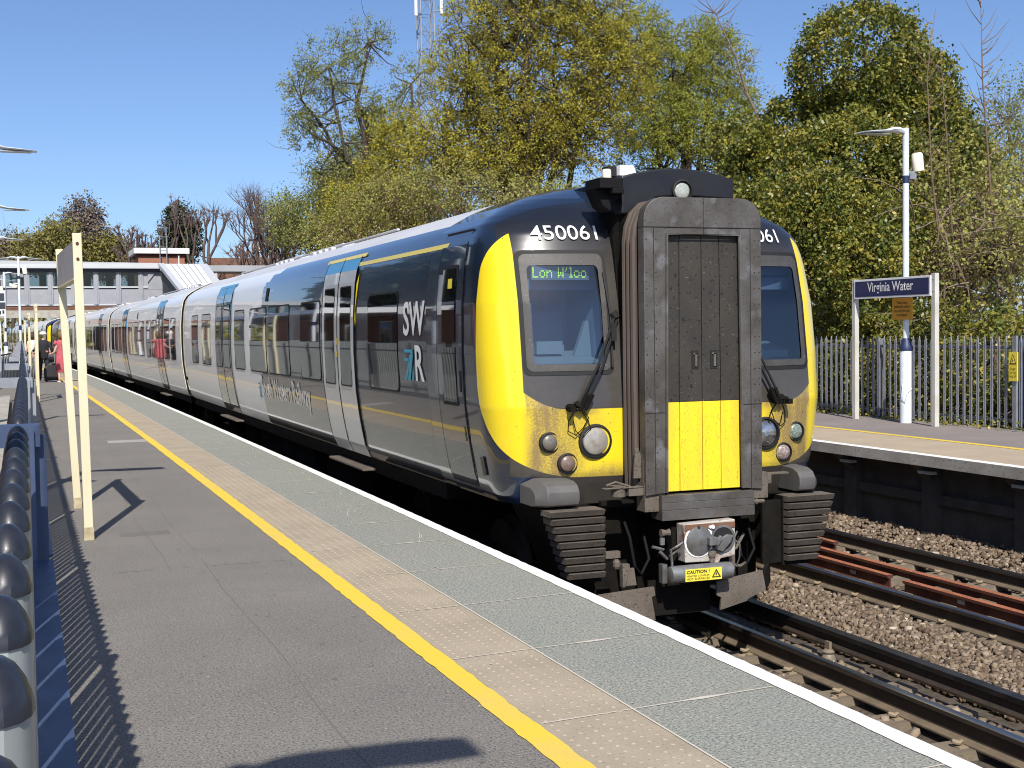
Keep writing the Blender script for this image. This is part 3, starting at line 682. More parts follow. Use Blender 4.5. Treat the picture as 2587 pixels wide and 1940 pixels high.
# ---- lamp columns
def lamp_head(mb, sx):
    # slim tapered blade seen from the side: bulge near pole, thin tip
    prof = [(0, .03, .055, .05), (.10, .055, .075, .09), (.24, .055, .06, .12), (.36, .025, .035, .14), (.62, .012, .03, .15), (.86, .0, .012, .12)]
    vs = []
    for d, zt, th, wd in prof:
        for a, b in ((-1, 0), (-.7, 1), (.7, 1), (1, 0), (.8, -1), (-.8, -1)):
            vs.append((sx*d, a*wd, -.03+zt+(th*.5 if b > 0 else (-th*.5 if b < 0 else 0))-.03*max(0, d-.3)))
    n = 6; k = len(prof)
    mb.add(vs, [(i*n+j, i*n+(j+1) % n, (i+1)*n+(j+1) % n, (i+1)*n+j) for i in range(k-1) for j in range(n)]+[tuple(range(n)), tuple((k-1)*n+j for j in range(n))])
def lamp_post(loc, label, heads, H=4.74, cam_side=0, group='platform lamp posts', horn=False):
    t = thing('lamp_post', label, 'lamp post', loc, 0, group)
    obj('base_column', MB().lathe([(.10, 0), (.10, 1.16), (.085, 1.2), (.06, 1.22)], n=20), 'lampwhite', t, smooth=2)
    obj('base_collar', MB().lathe([(.107, 1.17), (.11, 1.22), (.09, 1.26), (.075, 1.33), (.055, 1.37)], n=20), 'lampnavy', t, smooth=2)
    obj('pole', MB().lathe([(.05, 1.2), (.05, 2.0), (.05, H), (.0, H)], n=16), 'lampwhite', t, smooth=2)
    obj('pole_band', MB().lathe([(.053, 1.86), (.053, 2.04)], n=16), 'lampnavy', t, smooth=2)
    obj('pole_band', MB().lathe([(.053, 3.86), (.053, 3.98)], n=16), 'lampnavy', t, smooth=2)
    for sx in heads:
        mb = MB(); lamp_head(mb, sx); o = obj('lamp_head', mb, 'lampwhite', t, smooth=2, angle=50); o.location = (sx*.045, 0, H-.06)
        l = obj('lens', MB().box(min(sx*.3, sx*.78), max(sx*.3, sx*.78), -.10, .10, -.065, -.058), 'lampglass', o)
    if horn:
        o = obj('speaker', MB().lathe([(.03, -.15), (.088, -.14), (.09, .12), (.07, .15), (0, .155)], n=16), 'cctv', t, smooth=2); o.location = (.22, -.02, 4.2); o.rotation_euler = (0, R(-8), 0)
        obj('bracket', MB().box(.04, .2, -.02, .02, 4.02, 4.06).box(.05, .17, -.05, .05, 3.93, 4.02), 'galv', t)
    if cam_side:
        o = obj('camera_housing', MB().box(-.05, .05, -.16, .16, -.05, .05), 'cctv', t, bevel=.01); o.location = (cam_side*.2, 0, 3.6); o.rotation_euler = (R(18), 0, R(60))
        obj('bracket', MB().box(min(0, cam_side*.2), max(0, cam_side*.2), -.015, .015, 3.66, 3.7), 'lampwhite', t)
    return t
r_ = lamp_post((13.43, 17.5, 0), 'white lamp post with amber notice standing behind the navy name sign', (-1,), horn=True)
obj('cable_loop', MB().tube([(-.1, -.04, .62), (-.13, -.06, .45), (-.09, -.1, .36), (-.05, -.11, .5), (.04, -.105, .56), (.1, -.06, .55)], .007, 6), 'lampwhite', r_)
nb = obj('notice', MB().box(-.075, -.065, -.26, .26, 1.67, 2.02), 'orange', r_)
text('wording', 'Please keep\nbehind the yellow\nline until the train\nhas stopped', planefn((-.079, .2, 1.71), (0, -1, 0), (0, 0, 1), .4, .26), 'ink', nb, world=False)
lamp_post((-.52, .22, 0), 'white lamp post standing behind the camera at the platform fence', (1,))
lamp_post((-.52, 11.6, 0), 'white lamp post whose head hangs above the cream sign posts', (1,), cam_side=1)
lamp_post((-.52, 23.0, 0), 'lamp post whose white head reaches in highest at the left edge', (1,))
lamp_post((-.55, 33.6, 0), 'lamp post whose head is second highest at the left edge', (1,))
lamp_post((-.60, 44.0, 0), 'lamp post whose head is third highest at the left edge', (1,))
lamp_post((.12, 54.8, 0), 'double headed white lamp post with camera housing before the footbridge', (1, -1), horn=True, cam_side=-1)
lamp_post((-.52, 68.0, 0), 'slim white lamp post just left of the double headed one', (1,))
lamp_post((-.95, 76.0, 0), 'farthest white lamp post at the very left edge', (1,), horn=True)

# ---- cream framed signs seen from behind on the near platform
def side_sign(x, ya, yb, label, group='cream framed signs along the platform', lean=0.):
    t = thing('platform_sign', label, 'sign', (x, (ya+yb)/2, 0), 0, group)
    for y in (ya, yb):
        yl = y-(ya+yb)/2; ln = lean*(1 if y == yb else .3)
        obj('post', MB().hexa([(-.034, yl-.035, 0), (.034, yl-.035, 0), (.034, yl+.035, 0), (-.034, yl+.035, 0), (-.034-ln, yl-.035, 2.39), (.034-ln, yl-.035, 2.39), (.034-ln, yl+.035, 2.39), (-.034-ln, yl+.035, 2.39)]), 'post_cream', t, bevel=.004)
        for z in (2.19, 2.31):
            obj('bolt', MB().lathe([(.012, -.042), (.012, -.034)], (-ln*z/2.39, yl, z), 'y', 10), 'rust_dark', t)
        obj('post_foot', MB().hexa([(-.038, yl-.039, 0), (.038, yl-.039, 0), (.038, yl+.039, 0), (-.038, yl+.039, 0), (-.036, yl-.037, .10), (.036, yl-.037, .10), (.036, yl+.037, .10), (-.036, yl+.037, .10)]), 'post_foot', t)
    d = (yb-ya)/2-.036
    def sl(x0, x1, z0, z1): a, b = lean*.3*.92, lean*.92; return MB().hexa([(x0-a, -d, z0), (x1-a, -d, z0), (x1-b, d, z0), (x0-b, d, z0), (x0-a, -d, z1), (x1-a, -d, z1), (x1-b, d, z1), (x0-b, d, z1)])
    obj('board', sl(-.03, .012, 2.045, 2.335), 'signback', t)
    obj('board_trim', sl(-.034, .02, 2.03, 2.045), 'post_cream', t)
    obj('front_panel', sl(.0125, .016, 2.07, 2.31), 'signnavy', t)
    return t
side_sign(.482, 10.70, 12.72, 'nearest tall cream sign frame, its grey back towards the fence', lean=.10)
side_sign(.44, 33.76, 35.24, 'second cream sign frame, between the fence and the far passengers')
side_sign(.38, 46.6, 48.2, 'third cream sign frame, beside the passenger in dark clothes')
side_sign(.30, 57.0, 58.5, 'fourth cream sign frame, small and far along the fence')
side_sign(-.65, 76, 77.5, 'farthest cream sign frame under the road bridge')
# blue poster board near far lamp
t = thing('information_board', 'white framed blue information board below the footbridge at left edge', 'sign', (-.72, 66, 0))
obj('post', MB().box(-.75, -.70, 65.97, 66.03, 0, 2.2), 'lampwhite', t, world=True)
obj('board', MB().box(-.84, -.48, 65.9, 65.95, 2.6, 3.75), 'lampwhite', t, world=True)
obj('screen', MB().box(-.80, -.52, 65.88, 65.9, 3.3, 3.65).box(-.84, -.48, 65.88, 65.9, 2.92, 3.22), 'bridge_dark', t, world=True)
obj('wording', MB().box(-.78, -.68, 65.875, 65.899, 2.67, 2.82).box(-.62, -.54, 65.875, 65.899, 2.7, 2.85), 'ink', t, world=True)

# ---- lower ground, wall and railing at the far left edge
struct('left_path', MB().box(-9, -.6, -6, 120, -.5, -.42), 'asphalt')
t = thing('low_wall', 'short tan brick wall beyond the railing at left edge', 'wall', (-.35, 20, -.5))
obj('wall_body', MB().box(-.42, -.22, 8, 34, -.5, .12), 'tanbrick', t, world=True)
obj('coping', MB().box(-.44, -.2, 8, 34, .121, .17), 'concrete', t, world=True)
t = thing('grey_fence', 'grey boarded fence slanting away left of the railing', 'fence', (-.6, 45, 0))
mb = MB()
for i in range(22): mb.box(-.95+i*.045, -.91+i*.045, 40+i*.55, 40.45+i*.55, -.4, .95+.02*(i % 2))
obj('boards', mb, 'galv', t, world=True)
obj('top_rail', MB().tube([(-.97, 40, .98), (.02, 52.1, 1.02)], .03, 6), 'rail_dark', t, world=True)
# ================================================================== THE TRAIN
XC = 4.84
SEC = [(1.33, .25), (1.37, .30), (1.41, .42), (1.46, .70), (1.497, 1.0), (1.512, 1.4), (1.508, 1.8), (1.485, 2.1), (1.452, 2.275), (1.436, 2.33), (1.37, 2.43), (1.27, 2.505), (1.1, 2.60), (.86, 2.70), (.5, 2.79), (.22, 2.825), (0, 2.835)]
SX = np.array([a for a, b in SEC]); SZ = np.array([b for a, b in SEC])
def hw(z): return float(np.interp(z, SZ, SX))
def side(z, off=.006): return -hw(z)-off
YFZ = ([.25, .5, 1.0, 1.3, 1.8, 2.2, 2.35, 2.45, 2.55, 2.65, 2.75, 2.81, 2.835], [9.13, 9.06, 9.05, 9.09, 9.16, 9.25, 9.31, 9.39, 9.52, 9.70, 9.98, 10.3, 10.55])
DPZ = ([.25, 2.2, 2.5, 2.7, 2.835], [.58, .58, .58, .55, .3])
NP = 3.0
def yfr(z): return float(np.interp(z, *YFZ))
def dpz(z): return float(np.interp(z, *DPZ))
def nose_y(x, z):    # x relative to the centre line
    t = min(abs(x)/max(hw(z), .01), 1.); return yfr(z)+dpz(z)*(1-(1-t**NP)**(1/NP))
def nfn(off=0.): return lambda x, z: (XC+x, nose_y(x, z)-off, z)
C_Y = np.array(hexc('#efd21a')[:3])*1.0; C_Y = np.array((.84, .64, .02)); C_N = np.array((.012, .017, .030)); C_G = np.array((.064, .057, .050)); C_B = np.array((.014, .03, .075))
C_D = np.array((.30, .215, .085)); C_H = np.array((.014, .016, .022)); C_K = np.array((.03, .027, .024))
from mathutils import noise as mn
def sst(a, b, x): t = min(max((x-a)/(b-a), 0), 1); return t*t*(3-2*t)
def nose_col(x, y, z):
    """returns plain face colour, yellow colour with its dirt film, and signed distances to the two paint edges"""
    ax = abs(x); n1 = mn.noise(Vector((x*3, y*3, z*3))); n2 = mn.noise(Vector((x*22, y*22, z*22))); n3 = mn.noise(Vector((x*60, y*60, z*60)))
    yo = 9.60 if 1.2 < z < 2.0 else (9.60-.47*((1.2-z)/.735)**1.9 if z <= 1.2 else 9.60-.16*(max(0, z-2.0)/.42)**2)
    xin = 1.265
    top = 2.43-3.5*(ax-1.36)**2
    bb = .985+(.12*(max(0, ax-.95)/.3)**2)
    band = min(yo-y, ax-xin, z-.465, top-z); lower = min(yo-y, bb-z, z-.465, ax-.46)
    sy = max(band, lower); sf = min(1.345-ax, 9.66-y) if z > .46 else 1.30-ax
    c = C_Y*(1+.04*n1)
    d = sst(1.29, 1.18, ax)*sst(.55, 1.15, ax+n1*.25+.3*(z-.7))*.9
    d = max(d, sst(.60, .47, z+.05*n1)*.6, sst(.85, 1.0, z)*sst(.62, .8, ax)*.8 if ax < 1.25 else 0)
    d = min(1, max(0, d)); yc = c
    if ax < .46: fc = C_K*(1+.5*n1)
    elif z <= .465: fc = C_B*(.8+.3*n1) if ax > 1.18 else C_G*.7
    else:
        t = sst(1.95, 2.45, z+.08*n1); fc = C_G*(1+.25*n1+.12*n2)*(1-t)+C_H*(1+.3*n1)*t
    return fc, yc, sy, sf, d
def build_nose():
    zs = []; NR = 240; tt = np.linspace(0, 1, NR); arc = np.concatenate([[0], np.cumsum(np.hypot(np.diff(SX), np.diff(SZ)))])
    sx = np.interp(tt*arc[-1], arc, SX); sz = np.interp(tt*arc[-1], arc, SZ); sz[1:] = np.maximum(sz[1:], sz[:-1]+1e-5)
    th = np.concatenate([np.linspace(0, .5, 28), np.linspace(.5, 1, 62)[1:]])*math.pi/2
    cols = []
    V = []; Cc = []; nc = 0
    offs = [.1, .25, .45, .7, 1.0]
    for i in range(NR):
        row = []
        for a in th:
            s_, c_ = math.sin(a)**(2/NP), math.cos(a)**(2/NP) if a < math.pi/2-1e-9 else 0
            row.append((sx[i]*s_, yfr(sz[i])+dpz(sz[i])*(1-c_)))
        ye = row[-1][1]
        row += [(sx[i], ye+.012*k) for k in range(1, 12)]+[(sx[i], ye+.132+(10.92-ye-.132)*k/8) for k in range(1, 9)]
        full = [(-x, y) for x, y in reversed(row)]+row[1:]
        nc = len(full)
        for x, y in full:
            V.append((x+XC, y, sz[i])); Cc.append(nose_col(x, y, sz[i]))
    F = []
    for i in range(NR-1):
        for j in range(nc-1):
            a = i*nc+j; q = (a, a+1, a+nc+1, a+nc)
            px = sum(V[k][0] for k in q)/4-XC; pz = sum(V[k][2] for k in q)/4; py = sum(V[k][1] for k in q)/4
            if .625 < abs(px) < 1.185 and 1.33 < pz < 2.10 and py < 9.55: continue
            F.append(q)
    F = np.array(F, np.int32)
    me = bpy.data.meshes.new('cab_shell'); me.vertices.add(len(V)); me.vertices.foreach_set('co', np.array(V, np.float32).ravel())
    me.loops.add(F.size); me.loops.foreach_set('vertex_index', F.ravel()); me.polygons.add(len(F)); me.polygons.foreach_set('loop_start', np.arange(0, F.size, 4, dtype=np.int32)); me.polygons.foreach_set('loop_total', np.full(len(F), 4, np.int32))
    for nm_, k_ in (('col', 0), ('ycol', 1)):
        a = me.color_attributes.new(nm_, 'FLOAT_COLOR', 'POINT'); a.data.foreach_set('color', np.array([tuple(np.clip(c[k_], 0, 1))+(1,) for c in Cc], np.float32).ravel())
    a = me.attributes.new('sd', 'FLOAT_VECTOR', 'POINT'); a.data.foreach_set('vector', np.array([(c[2], c[3], c[4]) for c in Cc], np.float32).ravel())
    me.update(calc_edges=True); me.polygons.foreach_set('use_smooth', [True]*len(F)); return me
train = thing('passenger_train', 'dark blue and silver commuter train with yellow cab corners at the platform', 'train', (XC, 9.2, -1.08))
cab = obj('cab_shell', build_nose(), 'paint', train, world=True, fix=False)

# windscreens with surround, glass and interior
for sg, nm in ((1, 'windscreen'), (-1, 'windscreen')):
    def mp(off): return (lambda u, v: (XC-sg*u, nose_y(u, v)-off, v))
    o_ = rrect(.565, 1.265, 1.245, 2.205, .06); i_ = rrect(.595, 1.235, 1.275, 2.175, .05)
    gl = rrect(.635, 1.185, 1.325, 2.075, .03)
    gl = [(u, v+(.05*(1-((u-.91)/.275)**2) if v > 2.0 else 0)) for u, v in gl]
    mb = MB(); ringd(mb, o_, i_, mp(.006), 2, .03); fr = obj('windscreen', mb, 'rubber', train, world=True, fix=False)
    mb = MB(); ringd(mb, i_, gl, mp(.010), 5, .03); obj('surround', mb, 'screenframe', fr, world=True, fix=False)
    mb = MB(); patch(mb, dens([(u+(u-.91)*.02, v+(v-1.7)*.015) for u, v in gl]), mp(.003), 6); obj('glass', mb, 'glass', fr, world=True, smooth=True, fix=False)
    # inside of the cab
    mb = MB(); xa, xb = XC-sg*.56, XC-sg*1.24; xl, xr = min(xa, xb), max(xa, xb)
    mb.add([(xl, 10.1, 1.2), (xr, 10.1, 1.2), (xr, 10.1, 2.25), (xl, 10.1, 2.25)], [(0, 1, 2, 3)])
    mb.add([(xl, 9.42, 2.2), (xr, 9.42, 2.2), (xr, 10.1, 2.2), (xl, 10.1, 2.2), (xl, 9.3, 1.2), (xr, 9.3, 1.2), (xr, 10.1, 1.2), (xl, 10.1, 1.2)], [(0, 1, 2, 3), (4, 5, 6, 7), (0, 3, 7, 4), (1, 2, 6, 5)])
    mb.box(xl+.15, xl+.19, 10.05, 10.09, 1.2, 2.1, 1); mb.box(xl+.46, xl+.66, 9.98, 10.09, 1.2, 2.12, 1)
    mb.box(xl, xr, 9.42, 9.5, 1.90, 2.0, 1)
    mb.prism([(9.75, 1.2), (9.92, 1.2), (9.95, 1.72), (9.86, 1.74)], 'x', xl+.28, xr-.12, 1); mb.box(xl+.05, xr, 9.46, 9.475, 2.02, 2.12, 1)
    it = obj('cab_interior', mb, ['cabint', 'cabint2'], train, world=True, fix=False)
    dk = MB()
    if sg > 0: dk.prism([(9.28, 1.34), (9.75, 1.42), (9.75, 1.26), (9.28, 1.26)], 'x', xl+.1, xr-.02); dk.prism([(4.12, 1.38), (4.27, 1.38), (4.245, 1.66), (4.22, 1.66)], 'y', 9.5, 9.55); dk.box(3.80, 4.02, 9.5, 9.56, 1.40, 1.50); dk.tube([(3.7, 9.45, 1.36), (3.7, 9.45, 1.5)], .012, 6)
    else: dk.prism([(9.30, 1.40), (9.62, 1.47), (9.62, 1.36), (9.30, 1.34)], 'x', xl+.1, xr-.12); dk.box(xl+.05, xr-.3, 9.5, 9.52, 1.96, 2.0)
    obj('desk', dk, 'desk', it, world=True)
dp = obj('destination_display', MB().box(XC-1.15, XC-.67, 9.315, 9.33, 1.975, 2.085), 'cabint2', train, world=True)
# dot-matrix lettering "Lon W'loo"
FONT5 = {'L': '10000 10000 10000 10000 10000 10000 11111', 'o': '00000 00000 01110 10001 10001 10001 01110', 'n': '00000 00000 10110 11001 10001 10001 10001', 'W': '10001 10001 10001 10101 10101 11011 10001', "'": '00100 00100 01000 00000 00000 00000 00000', 'l': '01100 00100 00100 00100 00100 00100 01110', ' ': '00000 '*7}
mb = MB(); cxx = 0; msg = "Lon W'loo"; tot = sum(4 if c in "' l" else 6 for c in msg); px = .46/tot; pz_ = .0115
for c in msg:
    rows = FONT5[c].split()
    for r in range(7):
        for k in range(5):
            if rows[r][k] == '1':
                kk = k-1 if c in "'l" else k; x = XC-1.14+(cxx+kk)*px; z = 2.07-r*pz_
                mb.box(x, x+px*.78, 9.312, 9.3148, z-pz_*.78, z)
    cxx += 4 if c in "' l" else 6
obj('lettering', mb, 'led', dp, world=True, fix=False)
# number on the hood
for x0, x1, z0 in ((-1.12, -.60, 2.285), (.56, 1.08, 2.285)):
    text('number', '450061', lambda u, v, x0=x0, x1=x1, z0=z0: (XC+x0+(x1-x0)*u, nose_y(x0+(x1-x0)*u, z0+.115*v)-.016, z0+.115*v), 'white', train, bold=.002)
# wipers
for sg in (1, -1):
    def q(x, z, o=.03): return (XC-sg*x, nose_y(x, z)-o, z)
    wp = obj('wiper', MB().tube([q(.90, .985, .05), q(.72, 1.32, .07), q(.545, 1.70, .05)], .011, 6).tube([q(.86, .98, .05), q(.69, 1.30, .07), q(.525, 1.68, .05)], .011, 6), 'rubber', train, world=True, smooth=2)
    obj('wiper_pivot', MB().box(*sorted((XC-sg*.97, XC-sg*.93)), 9.0, 9.06, .97, 1.01).tube([q(.94, 1.0, 0), q(.94, 1.0, .05)], .03, 10).tube([q(.90, .99, 0), q(.89, 1.03, .06)], .028, 8).tube([q(.855, .99, 0), q(.845, 1.03, .06)], .026, 8).tube([q(.88, .98, .05), q(.82, 1.10, .07)], .021, 6).tube([q(.84, .98, .05), q(.78, 1.10, .07)], .021, 6), 'undark', wp, world=True)
    obj('wiper_blade', MB().tube([q(.60, 2.03, .025), q(.575, 1.70, .03), q(.585, 1.30, .025)], .009, 5).tube([q(.56, 1.72, .05), q(.535, 1.68, .05)], .03, 8).box(*sorted((XC-sg*.56, XC-sg*.60)), 9.05, 9.1, 1.50, 1.64), 'rubber', wp, world=True)
    obj('hose_loop', MB().tube([q(.90, .99, .04), q(.95, .90, .02), q(.955, .82, .02), q(.90, .79, .03), q(.84, .84, .02), q(.80, .92, .03), q(.84, .97, .04)], .0045, 5).tube([q(.86, .98, .03), q(.80, .9, .02), q(.78, .83, .02), q(.84, .77, .02), q(.90, .82, .03), q(.92, .9, .03)], .004, 5), 'undark', wp, world=True)
# lamps
def lampunit(x, z, r, lens, name):
    y = nose_y(x, z)
    o = obj(name, MB().lathe([(r*1.14, .02), (r*1.14, -.012), (r*1.0, -.018), (r*.95, .0), (0, .0)], (XC+x, y, z), 'y', 28), 'rubber', train, world=True, smooth=2)
    obj('lens', MB().lathe([(r*.95, -.004), (r*.8, -.016), (r*.5, -.026), (r*.2, -.03), (0, -.031)], (XC+x, y, z), 'y', 28), lens, o, world=True, smooth=True)
M['lens_clear'] = mat('clear_headlight_lens', (.5, .5, .5), .08, .8, col2=(.12, .12, .12), ns=10, coat=1)
lampunit(-.735, .735, .118, 'lens', 'headlight'); lampunit(.76, .735, .118, 'lens_clear', 'headlight')
lampunit(-1.085, .735, .071, 'lens_grey', 'marker_light'); lampunit(1.085, .735, .071, 'lens_green', 'marker_light')
lampunit(-.95, .572, .071, 'lens_red', 'tail_light'); lampunit(.95, .572, .071, 'lens_pink', 'tail_light')

# recess between cab faces and the gangway
mb = MB()
for sg in (1, -1):
    mb.hexa([(XC+sg*.44, 8.98, .30), (XC+sg*.475, 8.98, .30), (XC+sg*.475, 9.3, .30), (XC+sg*.44, 9.3, .30), (XC+sg*.44, 9.10, 2.5), (XC+sg*.50, 9.25, 2.5), (XC+sg*.50, 9.5, 2.5), (XC+sg*.44, 9.5, 2.5)])
obj('gangway_recess', mb, 'undark', train, world=True)
gw = obj('gangway_frame', MB(), 'gmetal', train, world=True) if False else None
outer = rrect(XC-.498, XC+.498, .345, 2.565, .17, 7)
outer = [(x, z) for x, z in outer if z > .36]; outer = [(XC+.498, .345)]+[p for p in outer if True]+[(XC-.498, .345)]
# order: start at lower right going up and over to lower left, then close via the opening
opn = [(XC+.327, .36), (XC+.312, 2.29), (XC-.312, 2.29), (XC-.327, .36)]
mb = MB(); y0, y1 = 8.70, 8.80
ou = [p for p in outer if p[1] >= 1.0 or abs(p[1]-.345) < .02]
# left, right uprights and header as separate riveted plates
mb.prism([(XC+.327, .36), (XC+.498, .345), (XC+.498, 2.34), (XC+.312, 2.34)], 'y', y0, y1)
mb.prism([(XC-.327, .36), (XC-.498, .345), (XC-.498, 2.34), (XC-.312, 2.34)], 'y', y0, y1)
hd = [(XC+.498, 2.342)]+[(XC+.328+.17*math.cos(R(a)), 2.395+.17*math.sin(R(a))) for a in range(0, 91, 10)]+[(XC-.328+.17*math.cos(R(a)), 2.395+.17*math.sin(R(a))) for a in range(90, 181, 10)]+[(XC-.498, 2.342)]
mb.prism(hd, 'y', y0-.002, y1); mb.prism([(XC-.311, 2.29), (XC+.311, 2.29), (XC+.311, 2.338), (XC-.311, 2.338)], 'y', y0+.001, y1)
gf = obj('gangway_frame', mb, 'gmetal', train, world=True, bevel=.003)
rv = MB()
def rivet(x, z): rv.lathe([(.006, 0), (.005, -.003), (0, -.004)], (x, y0-.0005, z), 'y', 6)
for k in range(9): rivet(XC-.44+.11*k, 2.375); rivet(XC-.44+.11*k if abs(k-4) < 4 else XC, 2.52)
for k in range(16):
    for x in (-.478, .478, -.40, .44): rivet(XC+x, .42+k*.122)
obj('rivets', rv, 'rail_dark', gf, world=True, fix=False)
sm_ = MB()
for x0_, x1_, z0_, z1_ in ((-.498, .498, 2.339, 2.343), (.0, .003, 2.343, 2.56), (.0, .003, 2.29, 2.338), (-.42, -.416, .36, 2.338), (.40, .404, .36, 2.338), (-.498, -.33, .96, .964), (.33, .498, 1.0, 1.004)):
    sm_.box(XC+x0_, XC+x1_, y0-.0035, y0-.0015, z0_, z1_)
obj('plate_seams', sm_, 'rubber', gf, world=True)
# silver bead round the opening
bd = MB()
bd.tube([(XC-.327, y0-.004, .36), (XC-.309, y0-.004, 2.285), (XC+.309, y0-.004, 2.285), (XC+.327, y0-.004, .36)], .013, 6)
obj('door_bead', bd, 'gmetal', gf, world=True)
# folding gangway door, black above and yellow below, in four leaves
for zb, zt, mt, nm in ((1.035, 2.285, 'gdoor', 'gangway_door'), (.362, 1.033, 'gyel', 'gangway_door')):
    mb = MB(); xs = [-.325, -.195, 0, .16, .325]
    for a, b in zip(xs[:-1], xs[1:]):
        ka = 1-(zt-.36)*.0235 if True else 1
        mb.prism([(XC+a+.003, zb), (XC+b-.003, zb), (XC+(b-.003)*ka, zt), (XC+(a+.003)*ka, zt)], 'y', 8.735, 8.77)
    dr = obj(nm, mb, mt, train, world=True, bevel=.003)
    if zb > 1:
        for hx in (-.06, .10):
            obj('handle', MB().box(XC+hx-.03, XC+hx+.03, 8.731, 8.7345, 1.28, 1.42), 'rubber', dr, world=True)
            obj('latch', MB().box(XC+hx-.004, XC+hx+.012, 8.722, 8.7305, 1.30, 1.40).box(XC+hx-.018, XC+hx+.012, 8.722, 8.7305, 1.39, 1.402), 'grime', dr, world=True)
obj('door_backing', MB().box(XC-.34, XC+.34, 8.772, 8.79, .36, 2.3), 'rubber', train, world=True)
# body of the gangway behind the frame
gb = MB()
hd2 = [(x*.985+XC*.015, z-.02) for x, z in hd]
gb.prism([(XC+.47, .40)]+[(XC+(x-XC)*.95, z-.02) for x, z in hd]+[(XC-.47, .40)], 'y', 8.80, 9.35)
obj('gangway_body', gb, 'undark', train, world=True)
for i, (yy, zz) in enumerate(((8.86, .0), (8.93, .02), (9.0, .0))):
    for sg in (-1, 1):
        pts = [(XC+sg*.50, yy, .40), (XC+sg*.505, yy, 1.2), (XC+sg*.505, yy, 2.10), (XC+sg*.505, yy, 2.25+zz), (XC+sg*.49, yy, 2.36), (XC+sg*.45, yy, 2.455), (XC+sg*.38, yy, 2.52), (XC+sg*.25, yy, 2.55)]
        obj('bellows_fold', MB().tube(pts, .028, 8), 'bellows', train, world=True, smooth=2)
# foot plates under the door
ft = MB(); ft.box(XC-.385, XC+.405, 8.67, 8.84, .288, .342); ft.box(XC-.385, XC+.405, 8.665, 8.84, .232, .2865); ft.box(XC-.385, XC+.405, 8.66, 8.84, .155, .2305)
obj('foot_plate', ft, 'gmetal', train, world=True, bevel=.002)
obj('footplate_bracket', MB().box(XC-.50, XC-.33, 8.72, 8.86, .22, .44), 'grime', train, world=True, bevel=.003)
obj('footplate_bracket', MB().box(XC+.41, XC+.56, 8.72, 8.86, .27, .47), 'grime', train, world=True, bevel=.003)
obj('footplate_bracket', MB().box(XC+.50, XC+.63, 8.78, 8.9, .37, .44), 'grime', train, world=True, bevel=.003)
obj('footplate_bracket', MB().box(XC-.62, XC-.49, 8.74, 8.82, .345, .40), 'grime', train, world=True, bevel=.003)
obj('footplate_bracket', MB().lathe([(.055, 0), (.055, .07)], (XC-.68, 8.8, .34), n=12), 'grime', train, world=True, bevel=.003)
obj('footplate_bracket', MB().lathe([(.065, .07), (.065, .082)], (XC-.68, 8.8, .34), n=12), 'grime', train, world=True, bevel=.003)
obj('footplate_bracket', MB().box(XC-.82, XC-.5, 8.74, 8.8, .405, .413), 'grime', train, world=True, bevel=.003)
obj('footplate_bracket', MB().tube([(XC-.60, 8.76, .415), (XC-.72, 8.76, .455), (XC-.80, 8.76, .43)], .01, 6), 'grime', train, world=True, bevel=.003)
obj('footplate_bracket', MB().prism([(XC-.56, .47), (XC-.47, .47), (XC-.49, .62), (XC-.52, .70), (XC-.545, .69)], 'y', 8.78, 8.80), 'grime', train, world=True, bevel=.003)
obj('footplate_bracket', MB().box(XC-.50, XC-.46, 8.74, 8.8, .43, .60), 'grime', train, world=True, bevel=.003)
obj('footplate_bracket', MB().box(XC+.52, XC+.80, 8.8, 8.86, .435, .45), 'grime', train, world=True, bevel=.003)
obj('footplate_bracket', MB().lathe([(.02, 0), (.02, .04), (.028, .042), (.028, .06), (.018, .062), (.018, .12), (.008, .13)], (XC+.41, 8.74, .245), 'x', 8), 'grime', train, world=True, bevel=.003)
# rounded corner covers and ribbed steps
for sg in (-1, 1):
    n = 9; a_ = [(-.155+.0, 0)]
    prof = [(8.95, .27), (8.90, .285), (8.88, .33), (8.885, .385), (8.92, .43), (8.99, .455), (9.2, .465), (9.2, .27)]
    mb = MB(); x0_, x1_ = XC+sg*1.27, XC+sg*.93
    n = len(prof); w1_ = 1.28 if sg < 0 else 1.17
    vs = [(XC+sg*w1_, yy+.09, .27+(zz-.27)*.75) for yy, zz in prof]+[(XC+sg*(w1_-.07), yy, zz) for yy, zz in prof]+[(XC+sg*.955, yy, zz) for yy, zz in prof]
    mb.add(vs, [(r*n+j, r*n+(j+1) % n, (r+1)*n+(j+1) % n, (r+1)*n+j) for r in range(2) for j in range(n)]+[tuple(range(n)), tuple(2*n+j for j in range(n))])
    obj('corner_cover', mb, 'cover', train, world=True, smooth=2, angle=30, bevel=.006)
    rb = MB(); K = 9
    for i in range(K):
        z = .255-i*.0585; t = i/(K-1); xo = 1.225-.15*t; xi = .785 if sg < 0 else .80
        X0, X1 = sorted((XC+sg*xo, XC+sg*xi))
        rb.hexa([(X0, 8.825, z-.047), (X1, 8.825, z-.047), (X1, 9.0, z-.047), (X0, 9.0, z-.047), (X0, 8.795, z-.003), (X1, 8.795, z-.003), (X1, 9.0, z-.003), (X0, 9.0, z-.003)])
    obj('ribbed_step', rb, 'grime', train, world=True)
    bk = MB(); bk.hexa([(XC+sg*.79, 8.88, -.30), (XC+sg*1.05, 8.88, -.30), (XC+sg*1.05, 9.4, -.30), (XC+sg*.79, 9.4, -.30), (XC+sg*.79, 8.88, .25), (XC+sg*1.21, 8.88, .25), (XC+sg*1.24, 9.6, .25), (XC+sg*.79, 9.6, .25)])
    obj('step_housing', bk, 'undark', train, world=True)
obj('step_side_plate', MB().box(XC+.62, XC+.79, 8.9, 8.93, -.28, .22), 'undark', train, world=True)
